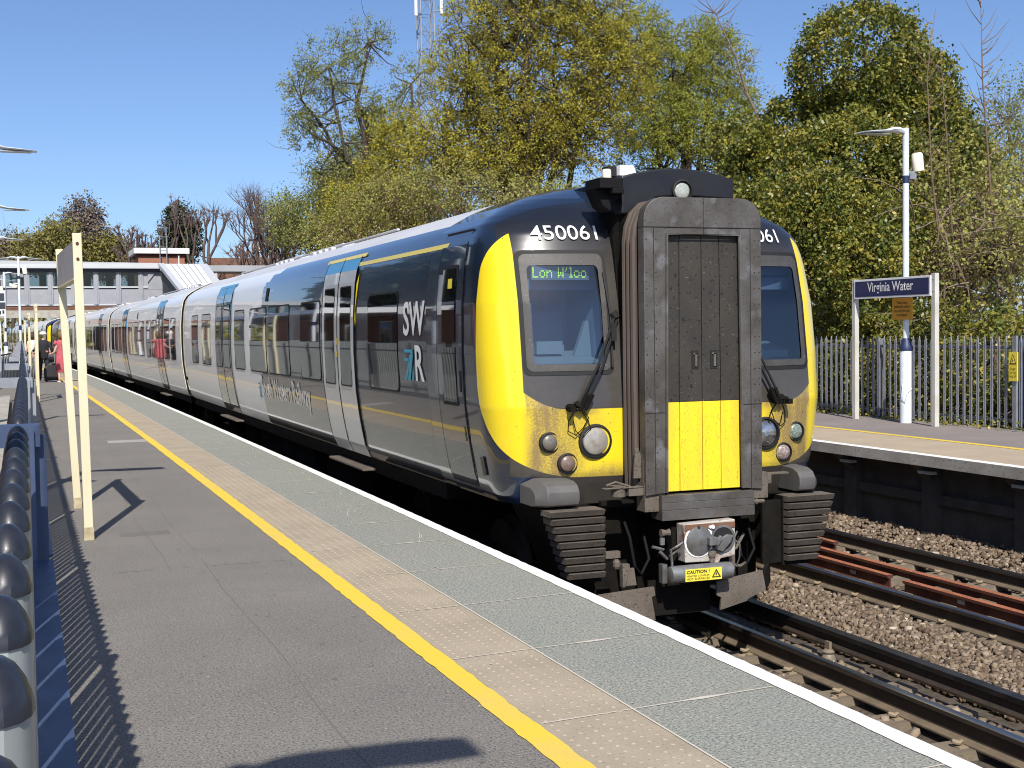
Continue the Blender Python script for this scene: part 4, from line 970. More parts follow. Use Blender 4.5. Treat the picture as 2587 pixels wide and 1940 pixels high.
# roof housing with the high lamp, mirrors-cum-camera, aerials
hs = MB(); topz = lambda x: 2.83-.075*(abs(x)/.49)**2
pts = [(XC+x, topz(x)) for x in np.linspace(.49, -.49, 13)]
hs.prism([(XC+.49, 2.60)]+pts+[(XC-.49, 2.47), (XC-.2, 2.47), (XC-.2, 2.6), (XC+.0, 2.62)], 'y', 9.08, 9.4)
obj('roof_housing', hs, 'hood', train, world=True, bevel=.012)
rf = MB(); pts = [(XC+x, topz(x)-.002) for x in np.linspace(.47, -.47, 13)]
rf.prism([(XC+.47, 2.6)]+pts+[(XC-.47, 2.6)], 'y', 9.4, 10.6)
obj('roof_fairing', rf, 'navy', train, world=True, bevel=.01)
hl = obj('high_lamp', MB().lathe([(.090, 0), (.090, -.02), (.076, -.024), (.073, 0), (0, 0)], (XC+.025, 9.08, 2.655), 'y', 24), 'rubber', train, world=True, smooth=2)
M['lens_top'] = mat('high_lamp_lens', (.42, .44, .40), .2, col2=(.30, .32, .28), ns=60, coat=.5)
obj('lens', MB().lathe([(.073, -.004), (.055, -.012), (.025, -.016), (0, -.017)], (XC+.025, 9.08, 2.655), 'y', 24), 'lens_top', hl, world=True, smooth=True)
cb_ = MB(); cb_.box(XC-.70, XC-.505, 9.02, 9.3, 2.655, 2.735); cb_.prism([(XC-.70, 2.655), (XC-.505, 2.655), (XC-.505, 2.60), (XC-.58, 2.49), (XC-.64, 2.53)], 'y', 9.1, 9.3)
cb_.box(XC-.60, XC-.505, 9.0, 9.3, 2.615, 2.654)
obj('camera_pod', cb_, 'black', train, world=True, bevel=.006)
obj('horn_cap', MB().lathe([(.045, 2.72), (.042, 2.745), (.036, 2.75), (.034, 2.81), (.028, 2.82), (0, 2.822)], (XC-.56, 9.2, 0), n=14), 'cctv', train, world=True, smooth=2)
ab = obj('aerial_box', MB().hexa([(XC-.28, 9.55, 2.82), (XC-.12, 9.55, 2.82), (XC-.12, 9.75, 2.82), (XC-.28, 9.75, 2.82), (XC-.26, 9.58, 2.91), (XC-.14, 9.58, 2.91), (XC-.14, 9.72, 2.91), (XC-.26, 9.72, 2.91)]), 'signwhite', train, world=True, bevel=.008)
obj('grille', MB().box(XC-.36, XC-.285, 9.6, 9.72, 2.82, 2.90), 'rubber', ab, world=True)
obj('cable_box', MB().box(XC-.20, XC-.1, 9.0, 9.06, 2.45, 2.56), 'bark_light', train, world=True)
# coupler
for xa, xb, zl in ((-.56, -.40, -.26), (.36, .52, -.24)):
    obj('air_hose', MB().tube([(XC+xa, 8.95, .12), (XC+xa, 8.86, .02), (XC+xa*.8+xb*.2, 8.84, zl*.8), (XC+(xa+xb)/2, 8.83, zl), (XC+xb, 8.86, zl*.6), (XC+xb, 8.95, .02)], .012, 7), 'black', train, world=True, smooth=2)
cpl = obj('coupler', MB().prism([(XC-.25, .13), (XC+.185, .145), (XC+.185, -.13), (XC+.06, -.145), (XC+.04, -.19), (XC-.04, -.16), (XC-.24, -.155)], 'y', 8.58, 8.70), ['coupface', 'couprust'], train, world=True, bevel=.006)
obj('top_rust', MB().box(XC-.245, XC+.18, 8.572, 8.578, .085, .128), 'couprust', cpl, world=True)
obj('cone', MB().lathe([(.115, .0), (.110, -.012), (.085, -.022), (.05, -.030), (0, -.032)], (XC-.125, 8.585, -.0), 'y', 20, sy=1.05), 'coupgrey', cpl, world=True, smooth=2)
obj('cone_ring', MB().lathe([(.124, .0), (.124, -.004), (.117, -.006)], (XC-.125, 8.579, -.0), 'y', 24), 'signwhite', cpl, world=True)
obj('funnel', MB().lathe([(.105, .0), (.105, -.010), (.088, -.010), (.085, -.004), (0, -.002)], (XC+.075, 8.578, .005), 'y', 24), 'coupgrey', cpl, world=True)
obj('funnel_hole', MB().lathe([(.084, -.004), (.083, -.0115), (0, -.0116)], (XC+.075, 8.578, .005), 'y', 24), 'rubber', cpl, world=True)
obj('hook', MB().prism([(XC-.01, -.06), (XC+.06, -.09), (XC+.13, -.02), (XC+.15, .03), (XC+.10, .04), (XC+.02, .0)], 'y', 8.545, 8.565).box(XC-.07, XC+.0, 8.51, 8.57, -.03, .03).prism([(XC-.03, -.02), (XC+.03, .04), (XC+.05, .02), (XC+.0, -.05)], 'y', 8.52, 8.55), 'coupgrey', cpl, world=True, bevel=.004)
obj('pin', MB().lathe([(.03, .0), (.03, -.02), (.012, -.025), (0, -.025)], (XC-.02, 8.58, -.10), 'y', 14).lathe([(.022, .0), (.02, -.02), (0, -.02)], (XC-.02, 8.58, -.155), 'y', 12), 'grime', cpl, world=True)
for x, z, r in ((-.13, .105, .012), (-.035, .1, .012), (-.012, .1, .017)): obj('bolt', MB().lathe([(r, 0), (r*.8, -.012), (0, -.012)], (XC+x, 8.571, z), 'y', 10), 'signwhite' if x > -.1 else 'rail_dark', cpl, world=True)
hc = obj('heated_cylinder', MB().lathe([(.0, -.26), (.045, -.26), (.062, -.255), (.065, -.22), (.065, .22), (.062, .255), (.0, .255)], (XC-.12, 8.57, -.235), 'x', 20), 'coupgrey', train, world=True, smooth=2)
lb = obj('caution_label', MB().box(XC-.285, XC+.02, 8.4945, 8.5, -.28, -.19), 'label_yel', hc, world=True)
text('wording', 'CAUTION !', planefn((XC-.275, 8.491, -.222), (1, 0, 0), (0, 0, 1), .19, .024), 'ink', lb, bold=.02)
text('wording', 'HEATED COUPLER', planefn((XC-.275, 8.491, -.246), (1, 0, 0), (0, 0, 1), .19, .013), 'ink', lb)
text('wording', 'HOT SURFACES', planefn((XC-.275, 8.491, -.270), (1, 0, 0), (0, 0, 1), .19, .016), 'ink', lb)
tri = MB(); a_, b_ = [(XC-.065, -.262), (XC+.01, -.262), (XC-.028, -.2)], [(XC-.052, -.256), (XC-.003, -.256), (XC-.028, -.214)]
for i in range(3): tri.prism([a_[i], a_[(i+1) % 3], b_[(i+1) % 3], b_[i]], 'y', 8.4905, 8.493)
tri.prism([(XC-.024, -.222), (XC-.036, -.24), (XC-.029, -.24), (XC-.033, -.254), (XC-.02, -.236), (XC-.027, -.236)], 'y', 8.4905, 8.493)
obj('symbol', tri, 'ink', lb, world=True)
obj('coupler_pipe', MB().tube([(XC-.34, 8.6, -.30), (XC-.35, 8.58, -.15), (XC-.36, 8.58, -.05), (XC-.33, 8.56, -.03), (XC-.27, 8.56, .0)], .010, 6), 'coupgrey', train, world=True)
obj('coupler_pipe', MB().tube([(XC-.36, 8.6, -.1), (XC-.31, 8.58, -.06), (XC-.27, 8.58, -.0)], .009, 6), 'coupgrey', train, world=True)
obj('coupler_pipe', MB().tube([(XC+.20, 8.6, -.02), (XC+.225, 8.58, -.05), (XC+.22, 8.58, -.15), (XC+.205, 8.6, -.22)], .006, 6), 'coupgrey', train, world=True)
obj('coupler_pipe', MB().box(XC-.42, XC-.38, 8.6, 8.66, -.30, -.16), 'coupgrey', train, world=True)
obj('coupler_pipe', MB().tube([(XC-.44, 8.6, -.06), (XC-.38, 8.6, -.12)], .013, 6), 'coupgrey', train, world=True)
obj('coupler_pipe', MB().tube([(XC-.5, 8.6, -.02), (XC-.40, 8.62, -.05)], .012, 6), 'coupgrey', train, world=True)
obj('coupler_pipe', MB().lathe([(.02, 0), (.02, .05)], (XC-.42, 8.6, -.01), n=8), 'coupgrey', train, world=True)
obj('brake_pipe', MB().tube([(XC+.30, 8.75, .02), (XC+.26, 8.72, -.02), (XC+.28, 8.74, -.08)], .008, 6), 'grime', train, world=True)
obj('brake_pipe', MB().tube([(XC+.42, 8.85, -.02), (XC+.32, 8.8, -.12), (XC+.26, 8.8, -.14)], .012, 6), 'grime', train, world=True)
obj('brake_pipe', MB().box(XC+.27, XC+.30, 8.78, 8.82, -.28, -.16), 'grime', train, world=True)
obj('brake_pipe', MB().tube([(XC+.26, 8.8, -.24), (XC+.36, 8.8, -.26), (XC+.46, 8.9, -.26)], .012, 6), 'grime', train, world=True)
obj('brake_pipe', MB().box(XC-.66, XC-.60, 8.78, 8.83, -.34, -.17), 'grime', train, world=True)
obj('brake_pipe', MB().box(XC-.74, XC-.62, 8.9, 8.95, -.14, -.09), 'grime', train, world=True)
obj('brake_pipe', MB().prism([(XC-.64, -.33), (XC-.55, -.33), (XC-.57, -.2), (XC-.6, -.2)], 'y', 8.77, 8.79), 'grime', train, world=True)
obj('brake_pipe', MB().lathe([(.02, 0), (.03, .02), (.03, .05), (.015, .07)], (XC-.70, 8.8, -.20), n=10), 'grime', train, world=True)
obj('brake_pipe', MB().lathe([(.03, 0), (.02, .05), (.03, .07)], (XC-.38, 8.7, .06), 'x', 10), 'grime', train, world=True)
# snow plough
obj('plough_blade', MB().prism([(XC-1.1, -.37), (XC-.45, -.335), (XC-.44, -.40), (XC-.47, -.41), (XC-.44, -.585), (XC-1.1, -.6)], 'y', 8.68, 8.70), 'grime', train, world=True)
obj('plough_blade', MB().prism([(XC+.07, -.335), (XC+.47, -.28), (XC+.50, -.43), (XC+.34, -.49), (XC+.33, -.505), (XC+.10, -.555), (XC+.11, -.46), (XC+.07, -.44)], 'y', 8.66, 8.68), 'grime', train, world=True)
obj('plough_back', MB().box(XC-.45, XC+.08, 8.78, 8.80, -.58, -.31), 'undark', train, world=True)
pl2 = MB(); pl2.hexa([(XC+.48, 8.68, -.44), (XC+.50, 8.66, -.44), (XC+.72, 8.95, -.44), (XC+.70, 8.97, -.44), (XC+.48, 8.68, -.28), (XC+.50, 8.66, -.28), (XC+.72, 8.95, -.27), (XC+.70, 8.97, -.27)])
obj('plough_side', pl2, 'undark', train, world=True)
obj('front_underframe', MB().box(XC-.8, XC+.8, 9.3, 9.6, -.5, .3).box(XC-.28, XC+.22, 8.72, 9.3, -.16, .1).box(XC-.75, XC-.35, 8.95, 9.0, .24, .29), 'undark', train, world=True)
# cab side details
def sfn(off=.006, y0=0., sgn=-1): return lambda y, z: (XC+sgn*(hw(z)+off), y+y0, z)
def seam(mb, y, z0, z1, w_=.006, off=.003, y0=0., slant=0.):
    zs = np.linspace(z0, z1, 14); vs = []
    for z in zs: vs += [(XC-hw(z)-off, y+y0-w_, z), (XC-hw(z)-off, y+y0+w_, z)]
    mb.add(vs, [(2*i, 2*i+1, 2*i+3, 2*i+2) for i in range(13)])
mb = MB(); patch(mb, rrect(9.93, 10.57, .30, 2.33, .02), sfn(.004), 1) if False else None
cd = MB(); zs = np.linspace(.275, 2.40, 20)
for i in range(19):
    a, b = zs[i], zs[i+1]; cd.add([(XC-hw(a)-.006, 9.925, a), (XC-hw(a)-.006, 10.575, a), (XC-hw(b)-.006, 10.575, b), (XC-hw(b)-.006, 9.925, b)], [(0, 1, 2, 3)])
cdo = obj('cab_door', cd, 'navy', train, world=True, smooth=True, fix=False)
se = MB(); seam(se, 9.915, .27, 2.41, .012, .008); seam(se, 10.585, .27, 2.41, .006, .008); se.box(XC-hw(2.4)-.012, XC-hw(2.4), 9.91, 10.59, 2.395, 2.41)
obj('door_seam', se, 'rubber', cdo, world=True)
se = MB(); patch(se, rrect(10.06, 10.46, .98, 2.13, .02), sfn(.009), 3); obj('window_frame', se, 'rubber', cdo, world=True, fix=False)
se = MB(); rowpatch(se, 10.09, 10.43, 1.50, 2.10, .01, sfn(.012)); rowpatch(se, 10.09, 10.43, 1.01, 1.46, .01, sfn(.012)); obj('glass', se, 'wglass', cdo, world=True, smooth=True, fix=False)
se = MB(); patch(se, rrect(10.17, 10.28, 1.94, 2.02, .004), sfn(.015), 1); obj('sticker', se, 'label_yel', cdo, world=True, fix=False)
se = MB(); patch(se, rrect(9.965, 10.005, 1.10, 1.27, .01), sfn(.010), 2); patch(se, rrect(9.965, 9.985, .70, .82, .01), sfn(.010), 2); obj('handle', se, 'rubber', cdo, world=True, fix=False)
se = MB(); patch(se, rrect(9.62, 9.70, .45, .60, .004), lambda y, z: (XC-hw(z)-.012, y, z), 1); obj('socket_plate', se, 'grime', train, world=True, fix=False)

# ---- carriages
def carriage(L, first):
    """Local frame: the carriage runs from y=0 (near end) to y=L, x=0 on the centre line."""
    y0 = 10.90-9.0 if first else .12
    ys = [y0]
    if first:
        ys += list(np.arange(y0+.2, 9.0, .35))+list(np.arange(9.05, 10.6, .03))+list(np.arange(10.8, L-.1, .4))+[L-.12, L]
    else: ys += list(np.arange(y0+.1, L-.1, .5))+[L-.12, L]
    pts = [(-x, z) for x, z in SEC]+[(x, z) for x, z in reversed(SEC[:-1])]
    n = len(pts); mb = MB(); mb.v = [(x, y, z) for y in ys for x, z in pts]
    def swoosh(z):   # where navy gives way to silver
        return 10.15+(.18 if z < 1.0 else 0)*1.0-.0*z+(0 if z < 2.2 else -((z-2.2)/.31)**2*1.1)
    for i in range(len(ys)-1):
        ym = (ys[i]+ys[i+1])/2
        for j in range(n-1):
            z = (pts[j][1]+pts[j+1][1])/2; ax = abs(pts[j][0]+pts[j+1][0])/2; js = min(j, n-2-j)
            if js >= 11: mi = 2 if (not first or ym > 2.1) or js < 14 else 2
            elif first and ym < swoosh(z): mi = 0
            else: mi = 1
            if first and ym < 1.75 and js >= 11: mi = 0
            if (ys[i+1] == L or (i == 0 and not first)): mi = 3
            mb.f.append((i*n+j, i*n+j+1, (i+1)*n+j+1, (i+1)*n+j)); mb.m.append(mi)
    k = len(ys)-1
    mb.f += [tuple(range(n-1, -1, -1)), tuple(k*n+j for j in range(n))]; mb.m += [4, 4]
    o = obj('carriage', mb, ['navy', 'silver', 'roofwhite', 'cream', 'undark'], train, smooth=2, angle=28, fix=False)
    def sf(off, s=-1): return lambda y, z: (s*(hw(z)+off), y, z)
    for s in (-1, 1):
        # windows
        wins = ([(2.83, 3.92), (6.19, 7.31), (8.06, 9.57), (9.76, 11.15), (11.67, 12.65), (15.53, 16.69), (17.3, 18.25)] if first
                else [(1.1, 2.0), (2.3, 3.3), (4.9, 6.0), (6.2, 7.3), (7.9, 9.3), (9.5, 10.9), (11.2, 12.5), (14.9, 15.9), (16.2, 17.3), (17.7, 18.7)])
        for a, b in wins:
            z0, z1 = 1.04, 1.955
            mb = MB(); ring(mb, rrect(a-.02, b+.02, z0-.02, z1+.02, .09), rrect(a, b, z0, z1, .08), sf(.007, s)); wf = obj('window', mb, 'rubber', o, fix=False)
            patch_mb = MB(); rowpatch(patch_mb, a, b, z0, z1, .08, sf(.006, s))
            for p_ in (): pass
            mb = wf.data
            me = patch_mb.mesh('g'); me.materials.append(M['wglass']); me.polygons.foreach_set('use_smooth', [True]*len(me.polygons))
            gl_ = bpy.data.objects.new('glass', me); COL.objects.link(gl_); gl_.parent = o
        doors = [(4.49, 6.0, 'w'), (13.03, 14.76, 'd')] if first else [(3.45, 4.75, 'd'), (13.1, 14.5, 'd')]
        for a, b, kd in doors:
            m = (a+b)/2
            for (p, q_) in ((a, m-.012), (m+.012, b)):
                mb = MB(); zz = np.linspace(.262, 2.38, 18)
                for i in range(17): mb.add([(s*(hw(zz[i])+.014), p, zz[i]), (s*(hw(zz[i])+.014), q_, zz[i]), (s*(hw(zz[i+1])+.014), q_, zz[i+1]), (s*(hw(zz[i+1])+.014), p, zz[i+1])], [(0, 1, 2, 3)])
                mb.m = [1 if i == 16 else 0 for i in range(17)]
                obj('door', mb, ['doorwhite' if kd == 'w' else 'doordark', 'cyan'], o, smooth=True, fix=False)
                mb = MB(); rowpatch(mb, p+.13, q_-.13, 1.02, 2.08, .03, sf(.019, s)); obj('door_window', mb, 'wglass', o, smooth=True, fix=False)
                mb = MB(); ring(mb, rrect(p+.12, q_-.12, 1.01, 2.09, .03), rrect(p+.135, q_-.135, 1.025, 2.075, .03), sf(.021, s)); obj('door_window_frame', mb, 'rubber', o, fix=False)
            # seals
            mb = MB()
            for yv, w_ in ((a-.012, .012), (m, .016), (b+.012, .012)):
                zz = np.linspace(.262, 2.40, 16); vs = []
                for z in zz: vs += [(s*(hw(z)+.0165), yv-w_, z), (s*(hw(z)+.0165), yv+w_, z)]
                mb.add(vs, [(2*i, 2*i+1, 2*i+3, 2*i+2) for i in range(15)])
            obj('door_seal', mb, 'rubber', o, fix=False)
            mb = MB()
            if kd == 'w': # yellow surround above and beside the first-class door
                for q0, q1, z0, z1 in ((a-.16, b+.14, 2.385, 2.425),):
                    patch(mb, [(q0, z0), (q1, z0), (q1, z1), (q0, z1)], sf(.012, s), 1)
                patch(mb, [(a-.16, 2.425), (a-.012, 2.425), (a-.012, 1.65), (a-.05, 1.80), (a-.13, 2.2)], sf(.012, s), 1)
                patch(mb, [(b+.012, 2.425), (b+.06, 2.40), (b+.05, 1.72), (b+.012, 1.6)], sf(.012, s), 1)
                obj('door_surround', mb, 'yellow', o, fix=False)
                mb = MB()
                for z in (1.36, 1.5): patch(mb, [(m-.03, z-.04), (m+.03, z-.04), (m+.03, z+.03), (m-.03, z+.03)], sf(.022, s), 1)
                obj('door_button', mb, 'yellow', o, fix=False)
            else:
                patch(mb, [(a-.13, 2.385), (b+.05, 2.385), (b+.05, 2.43), (a-.13, 2.43)], sf(.012, s), 1)
                patch(mb, [(a-.13, 2.43), (a-.012, 2.43), (a-.012, 1.55), (a-.10, 1.8)], sf(.012, s), 1)
                obj('door_surround', mb, 'cyan', o, fix=False)
            obj('door_step', MB().box(min(s*1.3, s*1.46), max(s*1.3, s*1.46), a-.05, b+.05, .12, .15), 'grime', o, bevel=.01)
        if first:
            # narrow yellow first-class stripe
            mb = MB(); patch(mb, [(10.45-9.0, 2.285), (13.47-9.0, 2.285), (13.47-9.0, 2.325), (10.40-9.0, 2.325)], sf(.005, s), 1); obj('first_class_stripe', mb, 'yellow', o, fix=False)
        mb = MB(); patch(mb, rrect(9.65, 9.85, 2.05, 2.24, .03), sf(.008, s), 2); obj('side_camera', mb, 'rubber', o, fix=False)
    # sole bar, underframe equipment and bogies
    mb = MB(); mb.box(-1.32, 1.32, y0+.1, L-.1, .10, .26); 
    for a, b, w_ in ((5.2, 7.4, 1.18), (8.0, 10.2, 1.22), (10.6, 12.4, 1.15), (12.8, 13.6, 1.2)): mb.box(-w_, w_, a, b, -.62, .10)
    obj('underframe', mb, 'undark', o)
    for yb in ((3.2, 16.6) if first else (2.8, 16.8)):
        bg_ = obj('bogie', MB().box(-1.12, -.98, yb-1.7, yb+1.7, -.6, -.25).box(.98, 1.12, yb-1.7, yb+1.7, -.6, -.25).box(-1.0, 1.0, yb-.35, yb+.35, -.5, .1), 'undark', o)
    for yb in ((3.2, 16.6) if first else (2.8, 16.8)):
        for yw in (yb-1.25, yb+1.25):
            for s in (-1, 1): obj('wheel', MB().lathe([(.06, -.06), (.40, -.06), (.41, .0), (.44, .03), (.44, .06), (.06, .06)], (s*.76, yw, -.50), 'x', 20), 'rail_dark', o, smooth=2)
    # roof equipment
    mb = MB()
    for a in ((9.2, 12.2) if first else (4.0, 13.5)):
        mb.box(-.5, .5, a, a+1.9, 2.80, 2.855)
        for q_ in range(4): mb.box(-.66, -.56, a+.4*q_, a+.4*q_+.2, 2.75, 2.80); 
    mb.box(-.60, -.56, 6, L-2, 2.79, 2.815)
    obj('roof_unit', mb, 'roofwhite', o, bevel=.02)
    # end fairings
    mb = MB()
    for s in (-1, 1):
        mb.hexa([(s*1.36, L-.0, .27), (s*1.30, L-.0, .27), (s*1.3, L+.28, .27), (s*1.36, L+.28, .27), (s*1.45, L-.0, .62), (s*1.38, L-.0, .62), (s*1.38, L+.28, .62), (s*1.45, L+.28, .62)])
    obj('end_fairing', mb, 'navy', o)
    pe = [(-x*.985, z-.012) for x, z in SEC if z > .5]+[(x*.985, z-.012) for x, z in reversed(SEC) if z > .5]
    mb = MB(); mb.prism(pe, 'y', L, L+.42); obj('end_gangway', mb, 'silver', o, smooth=2)
    pa = [(-x*1.0, z) for x, z in SEC if z > .4]+[(x*1.0, z) for x, z in reversed(SEC) if z > .4]; pb = [(x*1.010, z+.012*(z > 1.5)) for x, z in pa]
    mb = MB(); k_ = len(pa)
    for i in range(k_-1):
        for yv, fl in (((y0-.02, 0),) if not first else ()):
            mb.add([(pa[i][0], yv, pa[i][1]), (pa[i+1][0], yv, pa[i+1][1]), (pb[i+1][0], yv, pb[i+1][1]), (pb[i][0], yv, pb[i][1])], [(0, 1, 2, 3)])
            mb.add([(pb[i][0], yv, pb[i][1]), (pb[i+1][0], yv, pb[i+1][1]), (pb[i+1][0], yv+.07, pb[i+1][1]), (pb[i][0], yv+.07, pb[i][1])], [(0, 1, 2, 3)])
    if mb.v: obj('end_rim', mb, 'cream', o, fix=False)
    return o
M['doordark'] = mat('dark_door_paint', (.03, .033, .04), .25, coat=1, wave=.06, bs=1.5)
M['bellowsgrey'] = mat('grey_gangway', (.40, .42, .44), .5, col2=(.34, .35, .36), ns=3)
L1 = 19.55
c1 = carriage(L1, True); c1.location = (XC, 9.0, 0); c1.matrix_parent_inverse = wm(train).inverted()
L2 = 19.5
c2 = carriage(L2, False)
def ct(y): return -.0085*(y-28.5)-KAP*(y-28.5)**2/2-(.16 if y > 90.3 else 0)
def place(c, y, par, L=L2):
    a, b = ct(y), ct(y+L); c.location = (XC+a, y, 0); c.rotation_euler = (0, 0, math.atan2(-(b-a), L)); c.parent = par; c.matrix_parent_inverse = wm(par).inverted()
place(c2, 9.0+L1+.42, train)
yq = 9.0+L1+.42+L2+.42
for i in range(2):
    c = subdup(c2, train); place(c, yq, train); yq += L2+.42
# lettering on the first carriage
def tfn(y0, y1, z0, z1, off=.010): return lambda u, v: (XC-hw(z0+(z1-z0)*v)-off, y0+(y1-y0)*u, z0+(z1-z0)*v)
text('operator_name', 'South Western Railway', tfn(19.35, 15.95, .57, .97, .009), 'white', c1, world=True, bold=.012)
text('logo_letters', 'SW', tfn(11.60, 10.93, 1.555, 1.865), 'white', c1, world=True, bold=.02)
text('logo_letters', 'R', tfn(11.24, 10.97, 1.15, 1.47), 'white', c1, world=True, bold=.02)
def arrow(ya, yb, za, zb, nm):
    mb = MB(); H = zb-za
    for poly in ([(0, 1), (1, 1), (1, .9), (.05, .9)], [(0, .72), (.62, .72), (.62, .62), (0, .62)], [(1, 1), (.78, .93), (.32, 0), (.62, 0), (1, .78)], [(.0, .0), (.2, 0), (.75, .8), (.62, .85)], [(.78, 0), (1, 0), (1, .55)]):
        patch(mb, [(ya+(yb-ya)*u, za+H*v) for u, v in poly], lambda y, z: (XC-hw(z)-.010, y, z), 1)
    obj(nm, mb, 'teal', c1, world=True, fix=False)
arrow(11.58, 11.30, 1.15, 1.43, 'logo_arrow'); arrow(19.62, 19.44, .64, .86, 'logo_arrow')
# second unit behind, coupled nose to nose
t2 = thing('passenger_train', 'second train coupled behind, its thin yellow cab stripe visible in the distance', 'train', (XC+cx(92), 92, -1.08))
for k_, (yy, flip, par) in enumerate(((yq-.42+1.87, True, train), (yq+1.75, False, t2))):
    c = cab.copy(); COL.objects.link(c); c.parent = par; c.matrix_parent_inverse = wm(par).inverted()
    # mesh is in world coordinates around (XC, 9.05)
    if flip: c.matrix_basis = Matrix.Translation((XC+ct(yy), yy, 0)) @ Matrix.Rotation(math.pi, 4, 'Z') @ Matrix.Translation((-XC, -9.05, 0))
    else: c.matrix_basis = Matrix.Translation((XC+ct(yy), yy, 0)) @ Matrix.Translation((-XC, -9.05, 0))
yq2 = yq+1.75+1.87
for i in range(3):
    c = subdup(c2, t2); place(c, yq2, t2); yq2 += L2+.42
# ================================================================== FOOTBRIDGE, BUILDINGS
fb = thing('footbridge', 'covered grey station footbridge crossing above the train in the distance', 'footbridge', (0, 80, 0))
YB = 80.
obj('roof', MB().hexa([(-14, YB-.35, 5.62), (7.9, YB-.35, 5.56), (7.9, YB+3.2, 5.56), (-14, YB+3.2, 5.62), (-14, YB-.25, 6.12), (7.9, YB-.25, 5.83), (7.9, YB+3.1, 5.83), (-14, YB+3.1, 6.12)]), 'roofgrey', fb, world=True)
obj('roof_trim', MB().box(-14, 8.05, YB-.42, YB-.352, 5.50, 5.60), 'bridge_light', fb, world=True)
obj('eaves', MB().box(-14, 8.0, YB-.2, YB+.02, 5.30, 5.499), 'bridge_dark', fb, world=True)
obj('lower_panels', MB().box(-14, 8.3, YB+.02, YB+.08, 3.40, 4.30), 'bridge', fb, world=True)
obj('floor', MB().box(-14, 7.3, YB+.08, YB+2.7, 3.36, 3.55), 'bridge_dark', fb, world=True)
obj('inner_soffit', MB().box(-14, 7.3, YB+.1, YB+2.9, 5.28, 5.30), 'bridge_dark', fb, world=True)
obj('sill', MB().box(-14, 7.3, YB-.05, YB+.1, 4.38, 4.47).box(-14, 7.3, YB-.02, YB+.04, 3.36, 3.44), 'bridge_light', fb, world=True)
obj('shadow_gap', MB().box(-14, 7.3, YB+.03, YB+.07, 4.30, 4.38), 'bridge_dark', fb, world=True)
obj('rear_panels', MB().box(-14, 7.3, YB+2.6, YB+2.66, 3.40, 4.45), 'bridge', fb, world=True)
x = 6.9
while x > -13:
    obj('pillar', MB().box(x-.14, x+.14, YB-.06, YB+.02, 3.42, 5.32).box(x-.05, x+.05, YB-.10, YB-.061, 3.42, 5.32), 'bridge', fb, world=True)
    obj('rear_pillar', MB().box(x-.55, x-.15, YB+2.55, YB+2.7, 4.4, 5.3), 'bridge_dark', fb, world=True)
    obj('window', MB().box(x-1.12, x-.14, YB+.03, YB+.035, 4.47, 5.30), 'leafpane', fb, world=True)
    x -= 1.26
obj('end_bracket', MB().box(7.0, 8.3, YB+.0, YB+.019, 4.31, 5.5).prism([(7.9, 5.5), (7.3, 5.5), (7.3, 4.7)], 'y', YB-.1, YB), 'bridge', fb, world=True)
# staircase roof coming down to the other platform, nearer the camera
rf = MB(); rf.add([(8.25, 79.6, 5.78), (10.25, 79.6, 5.78), (10.45, 72.4, 3.75), (8.7, 72.4, 3.75), (8.25, 79.6, 5.7), (10.25, 79.6, 5.7), (10.45, 72.4, 3.67), (8.7, 72.4, 3.67)], [(0, 1, 2, 3), (4, 7, 6, 5), (0, 3, 7, 4), (1, 5, 6, 2), (2, 6, 7, 3), (0, 4, 5, 1)])
sr = obj('stair_roof', rf, 'roofmetal', fb, world=True)
sm_ = MB()
for k in range(1, 6):
    t = k/6; a = (8.25+2*t, 79.6, 5.785); b = (8.7+1.75*t, 72.4, 3.755); sm_.hexa([(a[0]-.02, a[1], a[2]), (a[0]+.02, a[1], a[2]), (b[0]+.02, b[1], b[2]), (b[0]-.02, b[1], b[2]), (a[0]-.02, a[1], a[2]+.04), (a[0]+.02, a[1], a[2]+.04), (b[0]+.02, b[1], b[2]+.04), (b[0]-.02, b[1], b[2]+.04)])
obj('roof_seam', sm_, 'roofgrey', sr, world=True)
def slab(mb, a, b, wd, th):
    a, b = Vector(a), Vector(b); mb.hexa([(a.x, a.y, a.z-th), (a.x+wd, a.y, a.z-th), (b.x+wd, b.y, b.z-th), (b.x, b.y, b.z-th), (a.x, a.y, a.z), (a.x+wd, a.y, a.z), (b.x+wd, b.y, b.z), (b.x, b.y, b.z)])
mb = MB(); slab(mb, (7.9, 79.6, 5.82), (8.4, 72.2, 3.78), .33, .22); slab(mb, (10.26, 79.6, 5.80), (10.46, 72.2, 3.76), .45, .22); obj('stair_roof_trim', mb, 'bridge_light', fb, world=True)
mb = MB(); mb.add([(8.1, 79.6, 5.55), (8.6, 72.2, 3.5), (8.6, 72.2, .2), (8.1, 79.6, 3.2)], [(0, 1, 2, 3)]); mb.add([(10.5, 79.6, 5.55), (10.6, 72.2, 3.5), (10.6, 72.2, .2), (10.5, 79.6, 3.2)], [(0, 1, 2, 3)]); obj('stair_side', mb, 'bridge_dark', fb, world=True)
obj('roof', MB().box(10.6, 20, YB-.2, YB+3, 5.35, 5.72), 'roofgrey', fb, world=True); obj('lower_panels', MB().box(10.9, 20, YB+.1, YB+.2, 3.4, 4.9), 'bridge_dark', fb, world=True)
for x in (11.2, 12.8, 14.4, 16): obj('pillar', MB().box(x, x+.15, YB-.1, YB+.05, 3.4, 5.35), 'bridge_light', fb, world=True)
rb_ = thing('road_bridge', 'concrete and brick road bridge spanning the tracks behind the footbridge', 'bridge', (0, 118, 0))
obj('concrete_beam', MB().box(-16, 16, 116, 118, 3.15, 3.78), 'concrete', rb_, world=True)
obj('red_brown_beam', MB().box(-16, 16, 116.3, 118, 3.781, 4.05), 'tilebrown', rb_, world=True)  # red-brown beam lying on top of the concrete one
